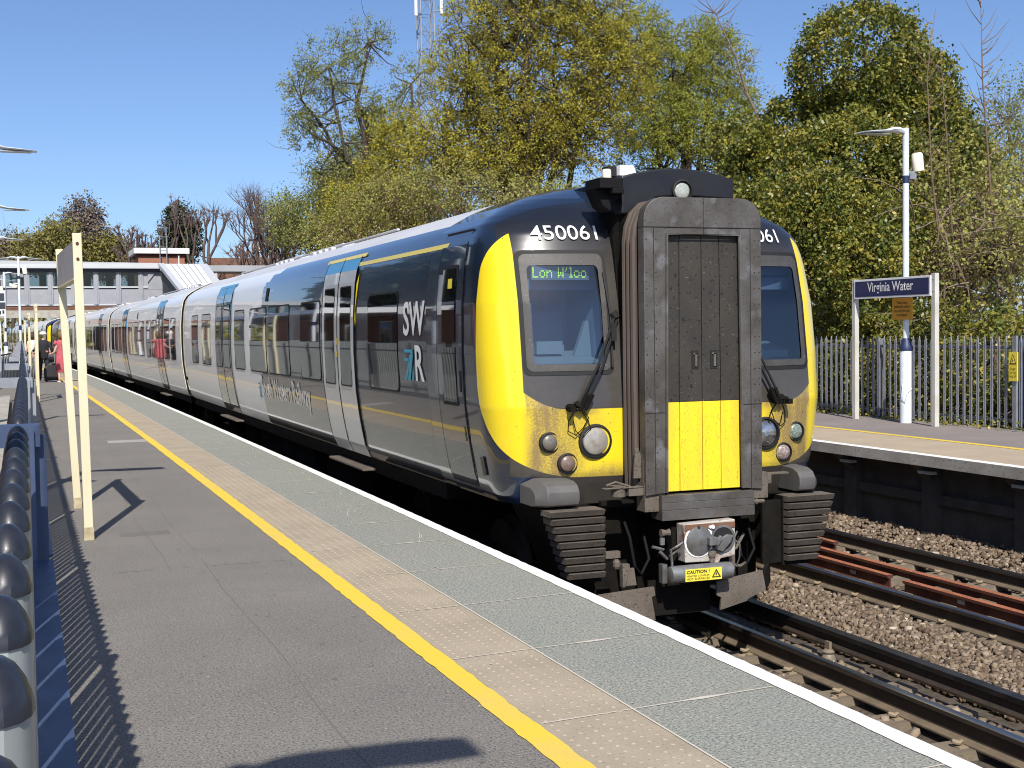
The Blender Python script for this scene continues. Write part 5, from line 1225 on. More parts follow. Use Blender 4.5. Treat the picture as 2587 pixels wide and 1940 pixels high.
obj('brick_parapet', MB().box(-16, 16, 116.5, 117.2, 4.051, 4.9), 'redbrick', rb_, world=True)
obj('abutment', MB().box(-9, -3.5, 116.4, 124, -2, 3.149).box(7.5, 16, 116.4, 124, -2, 3.149), 'brick', rb_, world=True)
lt = thing('lift_tower', 'low red brick tower with a white flat cap above the footbridge', 'building', (9.3, 95, 0))
obj('brick_wall', MB().box(7.9, 11.0, 93, 97, 2.0, 7.18), 'redbrick', lt, world=True)
obj('cap', MB().box(7.6, 11.3, 92.7, 97.3, 7.181, 7.55), 'signwhite', lt, world=True)
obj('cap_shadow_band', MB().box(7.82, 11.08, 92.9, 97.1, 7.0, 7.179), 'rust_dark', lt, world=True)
obj('down_pipe', MB().tube([(10.6, 92.9, 5), (10.6, 92.9, 7.1)], .05, 6), 'signwhite', lt, world=True)
obj('window', MB().box(9.4, 9.8, 92.94, 93, 5.9, 6.4), 'bridge_dark', lt, world=True)
ae = thing('aerial', 'thin television aerials rising beside the brick tower cap', 'aerial', (9.6, 92.5, 5.6))
mb = MB(); mb.tube([(9.3, 92.5, 5.6), (9.3, 92.5, 8.4)], .035, 5); mb.tube([(9.75, 92.5, 5.6), (9.75, 92.5, 9.0)], .035, 5)
for z in (8.3, 8.9): mb.tube([(9.2, 92.5, z), (9.9, 92.5, z)], .02, 4)
for z in (6.2, 6.9, 7.6): mb.tube([(9.3, 92.5, z), (9.75, 92.5, z)], .02, 4)
obj('mast', mb, 'galv', ae, world=True)
def house(loc, w_, d_, h, rh, label, wall='redbrick', roof='tilebrown', chim=True, wins=3):
    t = thing('house', label, 'house', loc); x0, x1 = -w_/2, w_/2
    obj('wall', MB().box(x0, x1, -d_/2, d_/2, 0, h), wall, t)
    obj('roof', MB().prism([(-d_/2-.3, h), (d_/2+.3, h), (0, h+rh)], 'x', x0-.3, x1+.3), roof, t)
    if chim: obj('chimney', MB().box(x0+.8, x0+1.6, -.4, .4, h+.3, h+rh+.9), wall, t)
    for i in range(wins):
        xx = x0+w_*(i+.5)/wins
        for zz in (h-2.0,): 
            f = obj('window', MB().box(xx-.55, xx+.55, -d_/2-.05, -d_/2+.01, zz, zz+1.2), 'signwhite', t); obj('pane', MB().box(xx-.45, xx+.45, -d_/2-.06, -d_/2-.051, zz+.1, zz+1.1), 'wglass', f)
    return t
house((23.5, 118, -1), 9, 6, 6.6, 1.7, 'brown roofed house between the pollarded trees and the train roof')
house((31.5, 124, -1), 7, 7, 14, 3.6, 'tall red brick house half hidden by the pale green tree')
house((18.0, 112, -1), 5, 5, 7.0, 2.0, 'low house with tan gable beside the lift tower', wall='tanbrick', chim=False)
# station building and town side behind the left fence: what the train's paintwork mirrors
sb = thing('station_building', 'long low red brick station building left of the platform', 'building', (-12, 30, -.4))
obj('wall', MB().box(-16, -9, 2, 27, -.5, 3.1), 'redbrick', sb, world=True); obj('wall', MB().box(-16, -7, 33, 74, -.5, 3.4), 'redbrick', sb, world=True)
obj('roof', MB().prism([(-16.3, 3.1), (-8.7, 3.1), (-12.5, 4.9)], 'y', 1.7, 27.3), 'tilebrown', sb, world=True); obj('roof', MB().box(-16.4, -6.6, 32.6, 74.4, 3.41, 3.8), 'roofgrey', sb, world=True)
for y in (5, 9, 13, 17, 21, 25, 36, 40, 44, 50, 56, 62): 
    xw = -8.99 if y < 30 else -6.99
    f = obj('window', MB().box(xw, xw+.06, y-.8, y+.8, .7, 2.3), 'signwhite', sb, world=True); obj('pane', MB().box(xw+.061, xw+.07, y-.7, y+.7, .8, 2.2), 'wglass', f, world=True)
can = thing('platform_canopy', 'pale platform canopy on posts in front of the brick station building', 'canopy', (-3.5, 50, 0))
obj('roof', MB().hexa([(-6.9, 40, 2.75), (-1.9, 40, 2.75), (-1.9, 64, 2.75), (-6.9, 64, 2.75), (-6.9, 40, 3.3), (-2.0, 40, 3.1), (-2.0, 64, 3.1), (-6.9, 64, 3.3)]), 'roofmetal', can, world=True)
for y in (41, 46, 51, 57, 63): obj('post', MB().box(-2.5, -2.35, y, y+.15, -.4, 2.75), 'lampwhite', can, world=True)
# mobile phone mast
ms = thing('phone_mast', 'lattice steel phone mast with white antennas behind the big tree', 'mast', (34.0, 110, -1))
def lattice(w_, z0, z1, step):
    mb = MB(); c = [(-w_, -w_), (w_, -w_), (w_, w_), (-w_, w_)]
    for a in c: mb.tube([(a[0], a[1], z0), (a[0], a[1], z1)], .07, 5)
    z = z0; k = 0
    while z < z1-.1:
        for i in range(4):
            a, b = c[i], c[(i+1) % 4]
            mb.tube([(a[0], a[1], z), (b[0], b[1], z+step)] if k % 2 else [(b[0], b[1], z), (a[0], a[1], z+step)], .035, 4, cap=False)
            mb.tube([(a[0], a[1], z), (b[0], b[1], z)], .03, 4, cap=False)
        z += step; k += 1
    return mb
obj('lattice', lattice(.6, 0, 33, 1.5), 'galv', ms)
for a, zz in ((-1.15, 29.7), (1.15, 30.0)):
    o = obj('antenna', MB().box(a-.13, a+.13, -1.05, -.87, zz, zz+2.6), 'signwhite', ms, bevel=.05); obj('bracket', MB().tube([(a, -.95, zz+.3), (a*.5, -.7, zz+.3)], .05, 5).tube([(a, -.95, zz+2.2), (a*.5, -.7, zz+2.2)], .05, 5).tube([(a, -.95, zz-1.2), (a, -.95, zz)], .06, 5), 'galv', o)
# slim street lamps in the distance
def street_lamp(x, y, z0, h, label):
    t = thing('street_lamp', label, 'street lamp', (x, y, z0), 0); obj('pole', MB().tube([(0, 0, 0), (0, 0, h)], [.09, .05], 6), 'post_cream', t); obj('lamp_head', MB().box(-.75, .05, -.1, .1, h-.02, h+.14), 'rail_dark', t)
street_lamp(17.4, 100, 0, 8.6, 'slim cream street lamp between the bare pollarded trees')
# parked car on the lower ground behind the fence
cr = thing('parked_car', 'silver parked car glimpsed through the fence at the right edge', 'car', (16.9, 16.5, -1.35), R(8))
body = [(-2.1, .25), (2.1, .25), (2.15, .6), (2.0, .85), (1.1, .95), (.5, 1.4), (-1.0, 1.42), (-1.8, .98), (-2.15, .85)]
mb = MB(); mb.prism([(a, b) for a, b in body], 'x', -.85, .85); obj('body', mb, 'carpaint', cr, bevel=.06)
mb = MB(); mb.prism([(1.0, .96), (.5, 1.36), (-.95, 1.38), (-1.6, 1.0)], 'x', -.865, .865); obj('windows', mb, 'wglass', cr)
for a in (-1.3, 1.3):
    for b in (-.8, .8): obj('wheel', MB().lathe([(.1, -.1), (.3, -.1), (.32, 0), (.3, .1), (.1, .1)], (b, a, .32), 'x', 18), 'rubber', cr, smooth=2)
struct('car_park', MB().box(14.4, 60, -10, 44, -1.5, -1.36), 'asphalt_far')
bank = MB(); bank.add([(13.6, -6, -.05), (13.6, 70, -.05), (14.6, 70, -.35), (14.6, -6, -.35), (16, 70, -1.4), (16, -6, -1.4)], [(0, 3, 2, 1), (3, 5, 4, 2)]); struct('verge', bank, 'earth')
V, F, lv = None, None, None

# ================================================================== TREES
def leafmesh(name, C, size, rg, lvs=None, flat=.0, up=0.):
    n = len(C); a = rg.normal(size=(n, 3)); a[:, 2] = a[:, 2]*(1-flat)+up; a /= np.linalg.norm(a, axis=1)[:, None]
    b = rg.normal(size=(n, 3)); u = np.cross(a, b); u /= np.linalg.norm(u, axis=1)[:, None]; v = np.cross(a, u)
    s = size*rg.uniform(.55, 1.25, (n, 1)); t = s*rg.uniform(.5, .8, (n, 1))
    V = np.stack([C-u*s, C+v*t+a*s*.12, C+u*s, C-v*t+a*s*.12], 1).reshape(-1, 3); F = np.arange(4*n).reshape(-1, 4)
    lv = rg.random(n) if lvs is None else lvs
    return tri_mesh(name, V, F, np.repeat(lv, 4))
def clumps(lobes, nc, rg, shell=.55):
    L = np.array([l[:6] for l in lobes], float); vol = (L[:, 3]*L[:, 4]*L[:, 5])**(.75); k = rg.choice(len(L), nc, p=vol/vol.sum())
    d = rg.normal(size=(nc, 3)); d /= np.linalg.norm(d, axis=1)[:, None]; r = shell+(1-shell)*rg.random((nc, 1))**.8
    r *= 1+(.04 if shell > .7 else .10)*rg.normal(size=(nc, 1))
    return L[k, :3]+d*r*L[k, 3:6], d
def branch_mesh(mb, a, b, r0, r1, rg, seg=6, wob=.08, sag=0., sides=5):
    a, b = np.array(a, float), np.array(b, float); L = np.linalg.norm(b-a); w0 = rg.normal(size=3)*L*wob; pts = []
    for i in range(seg+1):
        t = i/seg; p = a*(1-t)+b*t+w0*math.sin(math.pi*t)+np.array([0, 0, -sag*L*math.sin(math.pi*t)*.6]); p = p+rg.normal(size=3)*L*.012*(0 < i < seg); pts.append(tuple(p))
    mb.tube(pts, [r0+(r1-r0)*(i/seg)**.8 for i in range(seg+1)], sides, cap=False)
    return pts
def tree(name, label, base, lobes, leaf, nc, per, spread, lsize, seed, tr=.25, nbr=60, bark='bark', group=None, cat='tree', shell=.5, twigs=2, sag=.12, sunny=.25, fork=.45, trunk_top=None, brr=.05):
    rg = np.random.default_rng(seed); t = thing(name, label, cat, base, 0, group); B = np.array(base, float)
    C, d = clumps(lobes, nc, rg, shell)
    n = nc*per; idx = np.repeat(np.arange(nc), per)
    P = C[idx]+rg.normal(size=(n, 3))*spread*rg.uniform(.4, 1.3, (nc, 1))[idx]
    cl = rg.random(nc); lv = np.clip(.55*cl[idx]+.45*rg.random(n)+sunny*.0, 0, 1)
    me = leafmesh('crown', P-B, lsize, rg, lv); obj('crown', me, LEAF[leaf], t, fix=False)
    mb = MB(); Ls = np.array([l[:3] for l in lobes]); top = trunk_top if trunk_top is not None else [Ls[:, 0].mean()*.6+B[0]*.4, Ls[:, 1].mean(), Ls[:, 2].min()*.5+Ls[:, 2].mean()*.5]
    top = np.array(top, float)
    tp = [B+(top-B)*q+rg.normal(size=3)*.12*(q > 0)*(q < 1) for q in np.linspace(0, 1, 7)]
    mb.tube([tuple(p-B) for p in tp], [tr*(1-.72*q) for q in np.linspace(0, 1, 7)], 8)
    limbs = []
    for l in lobes:   # one limb per lobe
        q = rg.uniform(fork, .95); s = B+(top-B)*q; e = np.array(l[:3]); pts = branch_mesh(mb, s-B, e-B, tr*.45*(1-.3*q), tr*.12, rg, 8, .09, sag); limbs.append((pts, l))
    for k in range(nbr):
        pts, l = limbs[rg.integers(len(limbs))]; i = rg.integers(3, len(pts)); 
        j = rg.integers(nc); 
        # choose a clump near this limb's lobe
        cand = rg.integers(0, nc, 14); dd = np.linalg.norm(C[cand]-B-np.array(pts[i]), axis=1); j = cand[np.argmin(dd)]
        branch_mesh(mb, pts[i], C[j]-B, brr, brr*.2, rg, 5, .07, sag*.5, 4)
    for k in range(nc*twigs//4):
        j = rg.integers(nc); e = C[j]-B+rg.normal(size=3)*spread*2.2; branch_mesh(mb, C[j]-B-d[j]*spread*1.5, e, brr*.35, brr*.12, rg, 3, .1, 0, 3)
    obj('trunk', mb, bark, t, smooth=True, fix=False)
    return t
ivy = [(18.0, 25, 7.4, 1.6, 1.4, 1.4), (18.7, 25, 5.8, 2.0, 1.6, 1.7), (17.0, 24, 4.6, 1.9, 1.6, 1.5), (19.9, 25, 4.8, 1.2, 1.7, 1.8), (19.6, 25, 7.0, 0.9, 0.8, 0.9)]
ivy_left = [(16.1, 27, 5.8, 0.8, 0.6, 0.7), (16.0, 26, 5.0, 0.9, 1.0, 1.1), (16.0, 25.5, 3.9, 1.1, 1.0, 1.1), (16.8, 26, 6.1, 0.7, 0.7, 0.8)]
ivy_low = [(14.9, 22.5, 3.6, 1.2, 1.1, 1.2), (16.3, 22, 3.2, 1.4, 1.1, 1.0), (15.2, 21, 2.5, 1.0, 0.9, 1.0), (15.5, 24, 3.1, 0.9, 1.0, 1.1)]
bramble = [(18.2, 22, 3.7, 1.6, 1.5, 1.6), (17.7, 20, 3.1, 1.2, 1.2, 1.4), (16.7, 21, 2.7, 1.2, 1.0, 0.9), (20.7, 24, 4.9, 1.1, 0.9, 0.9)]
hedge = [(14.9, y, 1.0, .75, 1.2, .95) for y in (12, 14, 15.6, 17.2, 18.8, 20.4, 22, 24, 26)]+[(14.9, y, -.1, .7, 1.3, .8) for y in (14, 15.8, 18, 20, 22.5, 25)]
rightfar = [(33.5, 38, 8.9, 1.4, 1.3, 1.4), (34.4, 38, 10.0, 1.1, 0.9, 0.9), (31.1, 36, 7.2, 1.6, 1.3, 1.5), (32.8, 36, 7.2, 1.6, 1.5, 1.6), (30.2, 37, 5.0, 2, 1.5, 1.6), (33, 37, 4.5, 2.2, 1.5, 1.8)]
oakL = [(13.8, 60, 13.9, 2.0, 1.7, 1.7), (12.5, 60, 12.3, 1.2, 1.3, 1.5), (13.0, 60, 10.7, 1.6, 1.3, 0.9), (15.7, 60, 15.1, 1.2, 1.2, 1.3), (15.1, 60, 12.3, 1.8, 1.5, 1.1), (16.6, 60, 11.1, 1.8, 1.5, 1.5), (14.3, 60, 9.1, 2.2, 1.8, 1.1), (17.8, 60, 13.3, 1.2, 1.4, 1.5)]
main1 = [(18.4, 50, 13.9, 2.4, 2.0, 1.8), (21.0, 50, 13.2, 3.0, 2.5, 2.8), (17.2, 50, 11.7, 2.1, 1.7, 1.9), (19.2, 50, 10.2, 3.1, 2.6, 2.1), (16.1, 50, 8.9, 1.9, 1.6, 1.6), (21.8, 50, 9.8, 2.7, 2.2, 2.1), (18.3, 50, 8.2, 3.3, 2.8, 1.3), (23.6, 50, 12.3, 2.2, 2.3, 2.5), (19.8, 50, 16.0, 3.0, 2.5, 1.5), (22.8, 50, 14.9, 2.1, 1.8, 1.8)]
main2 = [(26.9, 54, 14.9, 2.1, 1.8, 1.6), (28.5, 54, 13.4, 2.2, 1.8, 2.0), (30.6, 54, 13.8, 2.0, 1.7, 1.9), (29.3, 54, 10.9, 2.4, 2.0, 2.0), (31.8, 54, 11.7, 1.4, 1.9, 2.1), (27.3, 54, 10.6, 2.2, 2.1, 2.4), (31.6, 54, 8.9, 1.6, 1.3, 1.5), (30.2, 54, 15.1, 1.4, 1.2, 1.1)]
low = [(13.0, 46, 6.4, 2.3, 1.9, 1.2), (11.6, 48, 5.4, 2.1, 1.7, 1.2), (14.6, 44, 6.5, 2.3, 1.9, 1.1), (12.4, 50, 4.6, 1.8, 1.5, 1.2), (16.7, 40, 5.7, 2.8, 2.4, 0.9), (18.6, 38, 5.4, 2.1, 1.7, 0.9), (20.4, 36, 5.0, 1.6, 1.3, 1.2), (12.7, 44, 4.4, 1.8, 1.5, 0.9), (15, 42, 4, 2, 2, 1.3), (18, 38, 3.5, 2, 2, 1.3)]
bushfar = [(16.6, 70, 9.3, 2.1, 1.8, 1.9), (14.9, 70, 7.6, 2.1, 1.7, 1.7), (18.2, 70, 11.1, 1.6, 1.8, 2.0), (14.6, 75, 8.0, 1.2, 1.6, 1.8)]
GR = 'trees behind the opposite platform'
tree('ivy_covered_tree', 'tall rounded tree smothered in dark glossy ivy behind the name sign', (18.2, 25, -1.4), ivy, 'ivy', 3800, 30, .11, .046, 1, .3, 40, group=None, shell=.86, twigs=0, sunny=0)
tree('ivy_covered_tree', 'darker leaning ivy clad tree just right of the train roof', (16.4, 26.2, -1.2), ivy_left, 'ivy', 1400, 28, .10, .044, 2, .2, 20, shell=.75, twigs=0)
tree('ivy_bush', 'broad ivy bush low behind the fence, next to the train cab', (15.4, 22.6, -1.2), ivy_low, 'ivy', 1900, 28, .10, .042, 3, .12, 30, shell=.72, twigs=1, cat='bush')
tree('bramble_thicket', 'brown twiggy thicket with sparse leaves at the right behind the sign', (18, 21.6, -1.3), bramble, 'hawthorn', 420, 22, .16, .045, 4, .14, 420, bark='twig', shell=.3, twigs=6, cat='bush', brr=.022)
tree('ivy_hedge', 'low dark ivy hedge growing close behind the palisade fence', (14.9, 18.5, -.6), hedge, 'ivy', 1500, 34, .10, .038, 5, .08, 40, shell=.7, twigs=1, cat='hedge')
tree('deciduous_tree', 'thin leafing tree in the distance at the right edge', (32.5, 37, -1.4), rightfar, 'oak', 420, 26, .28, .055, 6, .2, 240, group=GR, shell=.35, twigs=5, bark='twig', brr=.03)
tree('oak_tree', 'open branched pale green oak tree standing left of the phone mast', (17.9, 60, -1.4), oakL, 'oak', 620, 36, .18, .05, 7, .42, 150, group=GR, shell=.45, twigs=4, trunk_top=(15.6, 60, 11), sag=-.06, fork=.5)
tree('bronze_leaved_tree', 'largest tree, bronze and yellow green, rising above the train roof', (19.6, 50, -1.4), main1, 'spring', 3000, 38, .17, .052, 8, .45, 520, group=GR, shell=.3, twigs=5, sag=-.08, fork=.3, brr=.06)
tree('lime_green_tree', 'bright lime green tree between the bronze tree and the ivy tree', (29, 54, -1.4), main2, 'lime', 1900, 36, .17, .052, 9, .4, 260, group=GR, shell=.35, twigs=3, sag=-.08)
tree('thicket', 'grey green bushy growth just above the train roof', (15.5, 43, -1.4), low, 'hawthorn', 1500, 30, .18, .045, 10, .2, 420, bark='twig', shell=.4, twigs=5, cat='bush', brr=.035)
tree('deciduous_tree', 'loose yellow green tree over the middle of the train', (16.2, 71, -1.4), bushfar, 'oak', 560, 44, .30, .062, 12, .3, 160, group=GR, shell=.4, twigs=4)
tree('spring_tree', 'small bronze leaved tree in front of the mast foot', (15.6, 56, -1.4), [(15.6, 56, 8.2, 1.7, 1.6, 1.6), (14.2, 57, 7.0, 1.6, 1.5, 1.4), (17, 56, 7, 1.8, 1.6, 1.5), (16, 56, 10.2, 1.4, 1.3, 1.3)], 'spring', 640, 46, .26, .055, 13, .25, 150, group=GR, shell=.35, twigs=3)
for i, (lb, bs, lo, lf) in enumerate((
    ('rounded green tree above the left end of the footbridge', (3.5, 136, -1), [(4.1, 135, 11.2, 2.5, 2.1, 1.9), (2.3, 135, 10.0, 3.3, 2.8, 1.8), (5.2, 136, 9, 3, 2.5, 2)], 'far'),
    ('grey budding tree standing tallest behind the sign posts', (6.5, 139, -1), [(6.8, 137, 11.6, 2.3, 2.1, 2.6), (6.3, 138, 13.6, 2.2, 1.8, 1.8), (7, 138, 9.4, 3, 2, 2)], 'farbrown'),
    ('yellow green tree at the right end of the distant group', (9, 135, -1), [(8.9, 135, 10.1, 1.9, 1.4, 1.5), (10.2, 135, 9.0, 1.4, 1.4, 1.2), (8, 136, 9, 2.2, 2, 1.8)], 'far'),
    ('brown budding tree at the left edge above the bridge', (-.3, 141, -1), [(-.3, 140, 10.5, 2.6, 2.1, 1.4), (-3.4, 142, 10.3, 2.6, 2.1, 1.4), (1.5, 141, 9.5, 2, 2, 1.5)], 'farbrown'))):
    tree('distant_tree', lb, bs, lo, lf, 420, 30, .42, .14, 20+i, .25, 60, group='trees beyond the footbridge', shell=.3, twigs=2)
tree('conifer', 'dark evergreen bush between two bare pollarded trees', (12.9, 112, -1), [(13.1, 112, 9.7, 1.8, 1.8, 2.0), (12.8, 112, 11.2, 1.2, 1.3, 1.5), (12.4, 112, 8, 1.8, 1.8, 2)], 'conifer', 420, 30, .25, .12, 31, .25, 20, shell=.6, twigs=0)
tree('ivy_bush', 'tall ivy mass filling the gap behind the thicket at right', (21, 28, -1.4), [(19.5, 28, 1.5, 1.8, 1.5, 2), (22, 28, 2.5, 2, 1.5, 2.4), (24.5, 28, 2.5, 2, 1.5, 2.4), (21, 26.5, .3, 2.2, 1.2, 1.6), (17.5, 24.5, .8, 1.6, 1, 1.6), (19, 24, .6, 1.6, 1.2, 1.6)], 'ivy', 900, 26, .17, .075, 15, .2, 60, shell=.6, twigs=1, cat='bush')
# belt of woodland beyond everything, reads as one mass
rg = np.random.default_rng(77); pts = []
for i in range(150):
    x = rg.uniform(-70, 130); y = rg.uniform(165, 210); h = rg.uniform(3, 7.5)+ (1.5 if x > 40 else 0)
    d = rg.normal(size=(230, 3)); d /= np.linalg.norm(d, axis=1)[:, None]; pts.append(np.array([x, y, h*.5-1])+d*np.array([4.5, 3, h*.55])*rg.uniform(.6, 1.05, (230, 1)))
o = obj('woodland', leafmesh('wood', np.concatenate(pts), .45, rg), LEAF['far'], None, fix=False); o['kind'] = 'stuff'; tag(o, 'far belt of woodland seen as one mass beyond the bridges', 'woodland')
# trees left of the station that the paintwork mirrors
for i, (x, y) in enumerate(((-20, 14), (-17, 33), (-18, 54), (-17, 76), (-19, 102))):
    tree('garden_tree', 'large dark tree left of the station, mirrored in the train side, number %d from the camera' % (i+1) if False else ['nearest garden tree behind the brick station building', 'second garden tree behind the brick station building', 'middle garden tree behind the brick station building', 'fourth garden tree behind the brick station building', 'farthest garden tree behind the brick station building'][i],
         (x, y, -1), [(x, y, 6, 3.5, 11, 5), (x+1, y+4, 12, 3, 8, 4.5), (x-1, y-6, 11, 3.5, 7, 5)], 'conifer', 800, 24, .6, .5, 60+i, .4, 20, group='trees behind the station building', shell=.6, twigs=0)

# ---- bare, pollarded trees
def bare(name, label, base, h, spread, seed, bark, depth=5, r0=.28, nsplit=3, upb=.55, knob=False, group=None, ang=.75, tips=6, tipl=.35, first=.28):
    rg = np.random.default_rng(seed); t = thing(name, label, 'tree', base, 0, group); mb = MB(); tw = MB()
    def grow(p, d, L, r, k):
        q = p+d*L; mid = (p+q)/2+rg.normal(size=3)*L*.07
        mb.tube([tuple(p), tuple(mid), tuple(q)], [r, r*.86, r*.72], 6 if k > 2 else 4, cap=False)
        if k == 0:
            if knob: mb.lathe([(r*1.0, -r), (r*2.0, 0), (r*1.2, r*1.6), (0, r*2)], tuple(q), n=6)
            for _ in range(tips):
                dd = d*.6+rg.normal(size=3)*.55; dd /= np.linalg.norm(dd); tw.tube([tuple(q), tuple(q+dd*tipl*rg.uniform(.5, 1.3))], [r*.35, r*.1], 3, cap=False)
            return
        m = nsplit if rg.random() < .6 else 2
        a0 = rg.uniform(0, 6.28)
        for i in range(m):
            a = a0+i*6.28/m+rg.normal()*.35; u = np.cross(d, [0, 0, 1.]) if abs(d[2]) < .95 else np.array([1., 0, 0]); u = u/np.linalg.norm(u); v = np.cross(d, u)
            dd = d+(u*math.cos(a)+v*math.sin(a))*ang*rg.uniform(.6, 1.25)*spread; dd[2] += upb*.5; dd /= np.linalg.norm(dd)
            grow(q if i else q, dd, L*rg.uniform(.62, .88), r*.66, k-1)
        if k > 1 and rg.random() < .5:
            dd = rg.normal(size=3); dd[2] = abs(dd[2])*.4; dd /= np.linalg.norm(dd); grow(mid, dd, L*.5, r*.35, 0)
    grow(np.zeros(3), np.array([0, 0, 1.]), h*first, r0, depth)
    obj('trunk', mb, bark, t, smooth=True, fix=False); obj('twigs', tw, bark, t, fix=False)
    return t
GP = 'bare pollarded trees near the lift tower'
bare('pollarded_tree', 'leftmost bare pollarded tree, reddish, rising behind the brick tower', (8.7, 105, 1), 8.8, .62, 3, 'bark_red', 4, .32, 3, .7, True, GP, .62, 6, .5, .30)
bare('pollarded_tree', 'tallest bare pollarded tree beside the dark evergreen', (13.9, 106, 0), 13.2, .62, 8, 'bark_red', 4, .30, 3, .9, True, GP, .6, 8, .9, .30)
bare('pollarded_tree', 'bare pollarded tree with knobbly fists left of the evergreen', (11.8, 110, 0), 11.5, .6, 12, 'bark_red', 4, .28, 2, .9, True, GP, .5, 6, .6, .33)
bare('pollarded_tree', 'wide bare pollarded tree right of the slim street lamp', (17.0, 101, -1), 12.4, .95, 21, 'bark_red', 4, .36, 3, .8, True, GP, .65, 6, .7, .25)
bare('bare_tree', 'bare winter tree with fine grey twigs behind the pale green oak', (16.5, 88, -1), 13.5, .7, 5, 'bark_red', 6, .3, 3, .7, False, None, .6, 5, .8, .22)
# tall leafless saplings against the sky on the right
def sapling(name, label, pts, r, seed, nside, group='leafless saplings at the right', bark='twig', ln=.55):
    rg = np.random.default_rng(seed); t = thing(name, label, 'tree', pts[0], 0, group); b = np.array(pts[0], float); mb = MB()
    P = [np.array(p, float)-b for p in pts]; k = len(P)
    mb.tube([tuple(p) for p in P], [r*(1-.85*i/(k-1)) for i in range(k)], 6)
    tw = MB()
    for i in range(nside):
        q = rg.uniform(.2, .97)*(k-1); j = int(q); p = P[j]*(1-(q-j))+P[min(j+1, k-1)]*(q-j)
        s = rg.choice([-1, 1]); L = ln*rg.uniform(.4, 1.5); d = np.array([s*.8, rg.normal()*.3, rg.uniform(.3, 1.1)]); d /= np.linalg.norm(d)
        m = p+d*L*.5+np.array([0, 0, -.03]); tw.tube([tuple(p), tuple(m), tuple(p+d*L+np.array([0, 0, .12*L]))], [r*.28, r*.2, r*.08], 4, cap=False)
    obj('trunk', mb, bark, t, smooth=True, fix=False); obj('twigs', tw, bark, t, fix=False); return t
sapling('sapling', 'tallest leafless sapling, rising past the ivy tree on its right', [(17.6, 20.3, -1), (17.7, 20.3, 2.5), (17.5, 20.3, 4.6), (17.35, 20.3, 6.2), (17.3, 20.3, 7.9)], .038, 1, 44)
sapling('sapling', 'leafless sapling leaning in front of the ivy tree', [(16.6, 20.6, -1), (16.7, 20.6, 2.3), (16.4, 20.6, 4.5), (16.3, 20.6, 6.3), (16.5, 20.6, 7.6)], .03, 2, 26)
sapling('sapling', 'pale leafless sapling between the other two', [(17.2, 20.9, -1), (17.15, 20.9, 3.1), (17.0, 20.9, 5.2), (16.85, 20.9, 6.9)], .026, 3, 20)
sapling('dead_branch_tree', 'dead forked branch reaching up left of the ivy tree', [(18.0, 30, 5.5), (18.4, 30, 7.0), (18.0, 30, 7.7), (17.7, 30, 8.6), (17.35, 30, 9.2), (17.0, 30, 9.9)], .055, 4, 16, group=None, bark='bark_light', ln=.8)
# pale broken stems lying through the thicket
st = thing('fallen_branches', 'pale dead branches lying through the thicket behind the fence', 'branches', (16, 19.5, 2)); rg = np.random.default_rng(5); mb = MB()
for i in range(46):
    a = np.array([rg.uniform(14.9, 17.8), rg.uniform(18.6, 20.6), rg.uniform(1.2, 3.8)]); d = np.array([rg.normal(), rg.normal()*.3, rg.normal()*.75]); d /= np.linalg.norm(d)
    branch_mesh(mb, a, a+d*rg.uniform(.5, 1.7), rg.uniform(.006, .022), .004, rg, 5, .1, 0, 4)
obj('branches', mb, 'bark_light', st, world=True, fix=False)
# fallen leaves and weeds along the foot of the far fence
rg = np.random.default_rng(3); n = 2600; P = np.stack([rg.uniform(13.55, 14.2, n), rg.uniform(9, 26, n), rg.uniform(.0, .06, n)+.10*(rg.random(n) < .3)], 1)
o = obj('weeds', leafmesh('weeds', P, .028, rg), LEAF['ivy'], None, fix=False); o['kind'] = 'stuff'; tag(o, 'ivy leaves and weeds along the foot of the far fence', 'weeds')

# ================================================================== PEOPLE
def person(label, loc, rz, h, joints, edges, radii, m, extra, sub=2, root_i=0):
    t = thing('person', label, 'person', loc, rz)
    me = bpy.data.meshes.new('body'); s = h/1.75
    me.from_pydata([(a*s, b*s, c*s) for a, b, c in joints], edges, [])
    o = bpy.data.objects.new('body_src', me); COL.objects.link(o)
    sk_ = o.modifiers.new('skin', 'SKIN'); sb_ = o.modifiers.new('sub', 'SUBSURF'); sb_.levels = sub; sb_.render_levels = sub
    if not me.skin_vertices: 
        import bmesh
        b = bmesh.new(); b.from_mesh(me); b.verts.layers.skin.verify(); b.to_mesh(me); b.free()
    for i, v in enumerate(me.skin_vertices[0].data): v.radius = (radii[i][0]*s, radii[i][1]*s); v.use_root = (i == root_i)
    dg = bpy.context.evaluated_depsgraph_get(); m2 = bpy.data.meshes.new_from_object(o.evaluated_get(dg)); bpy.data.objects.remove(o)
    m2.materials.clear(); b = bpy.data.objects.new('body', m2); COL.objects.link(b); b.parent = t; m2.materials.append(M[m]); m2.polygons.foreach_set('use_smooth', [True]*len(m2.polygons))
    extra(t, s); return t
J = [(0, 0, .95), (0, .0, 1.12), (0, .0, 1.32), (0, 0, 1.46), (0, -.01, 1.56), (0, -.02, 1.66),
     (.10, 0, .90), (.11, .02, .50), (.10, -.02, .09), (.10, .10, .03), (-.10, 0, .90), (-.12, -.06, .50), (-.13, -.16, .10), (-.13, -.06, .03),
     (.17, 0, 1.40), (.24, .02, 1.13), (.27, .10, .92), (.27, .13, .84), (-.17, 0, 1.40), (-.26, .0, 1.14), (-.36, .10, 1.08), (-.44, .14, 1.07)]
E_ = [(0, 1), (1, 2), (2, 3), (3, 4), (4, 5), (0, 6), (6, 7), (7, 8), (8, 9), (0, 10), (10, 11), (11, 12), (12, 13), (3, 14), (14, 15), (15, 16), (16, 17), (3, 18), (18, 19), (19, 20), (20, 21)]
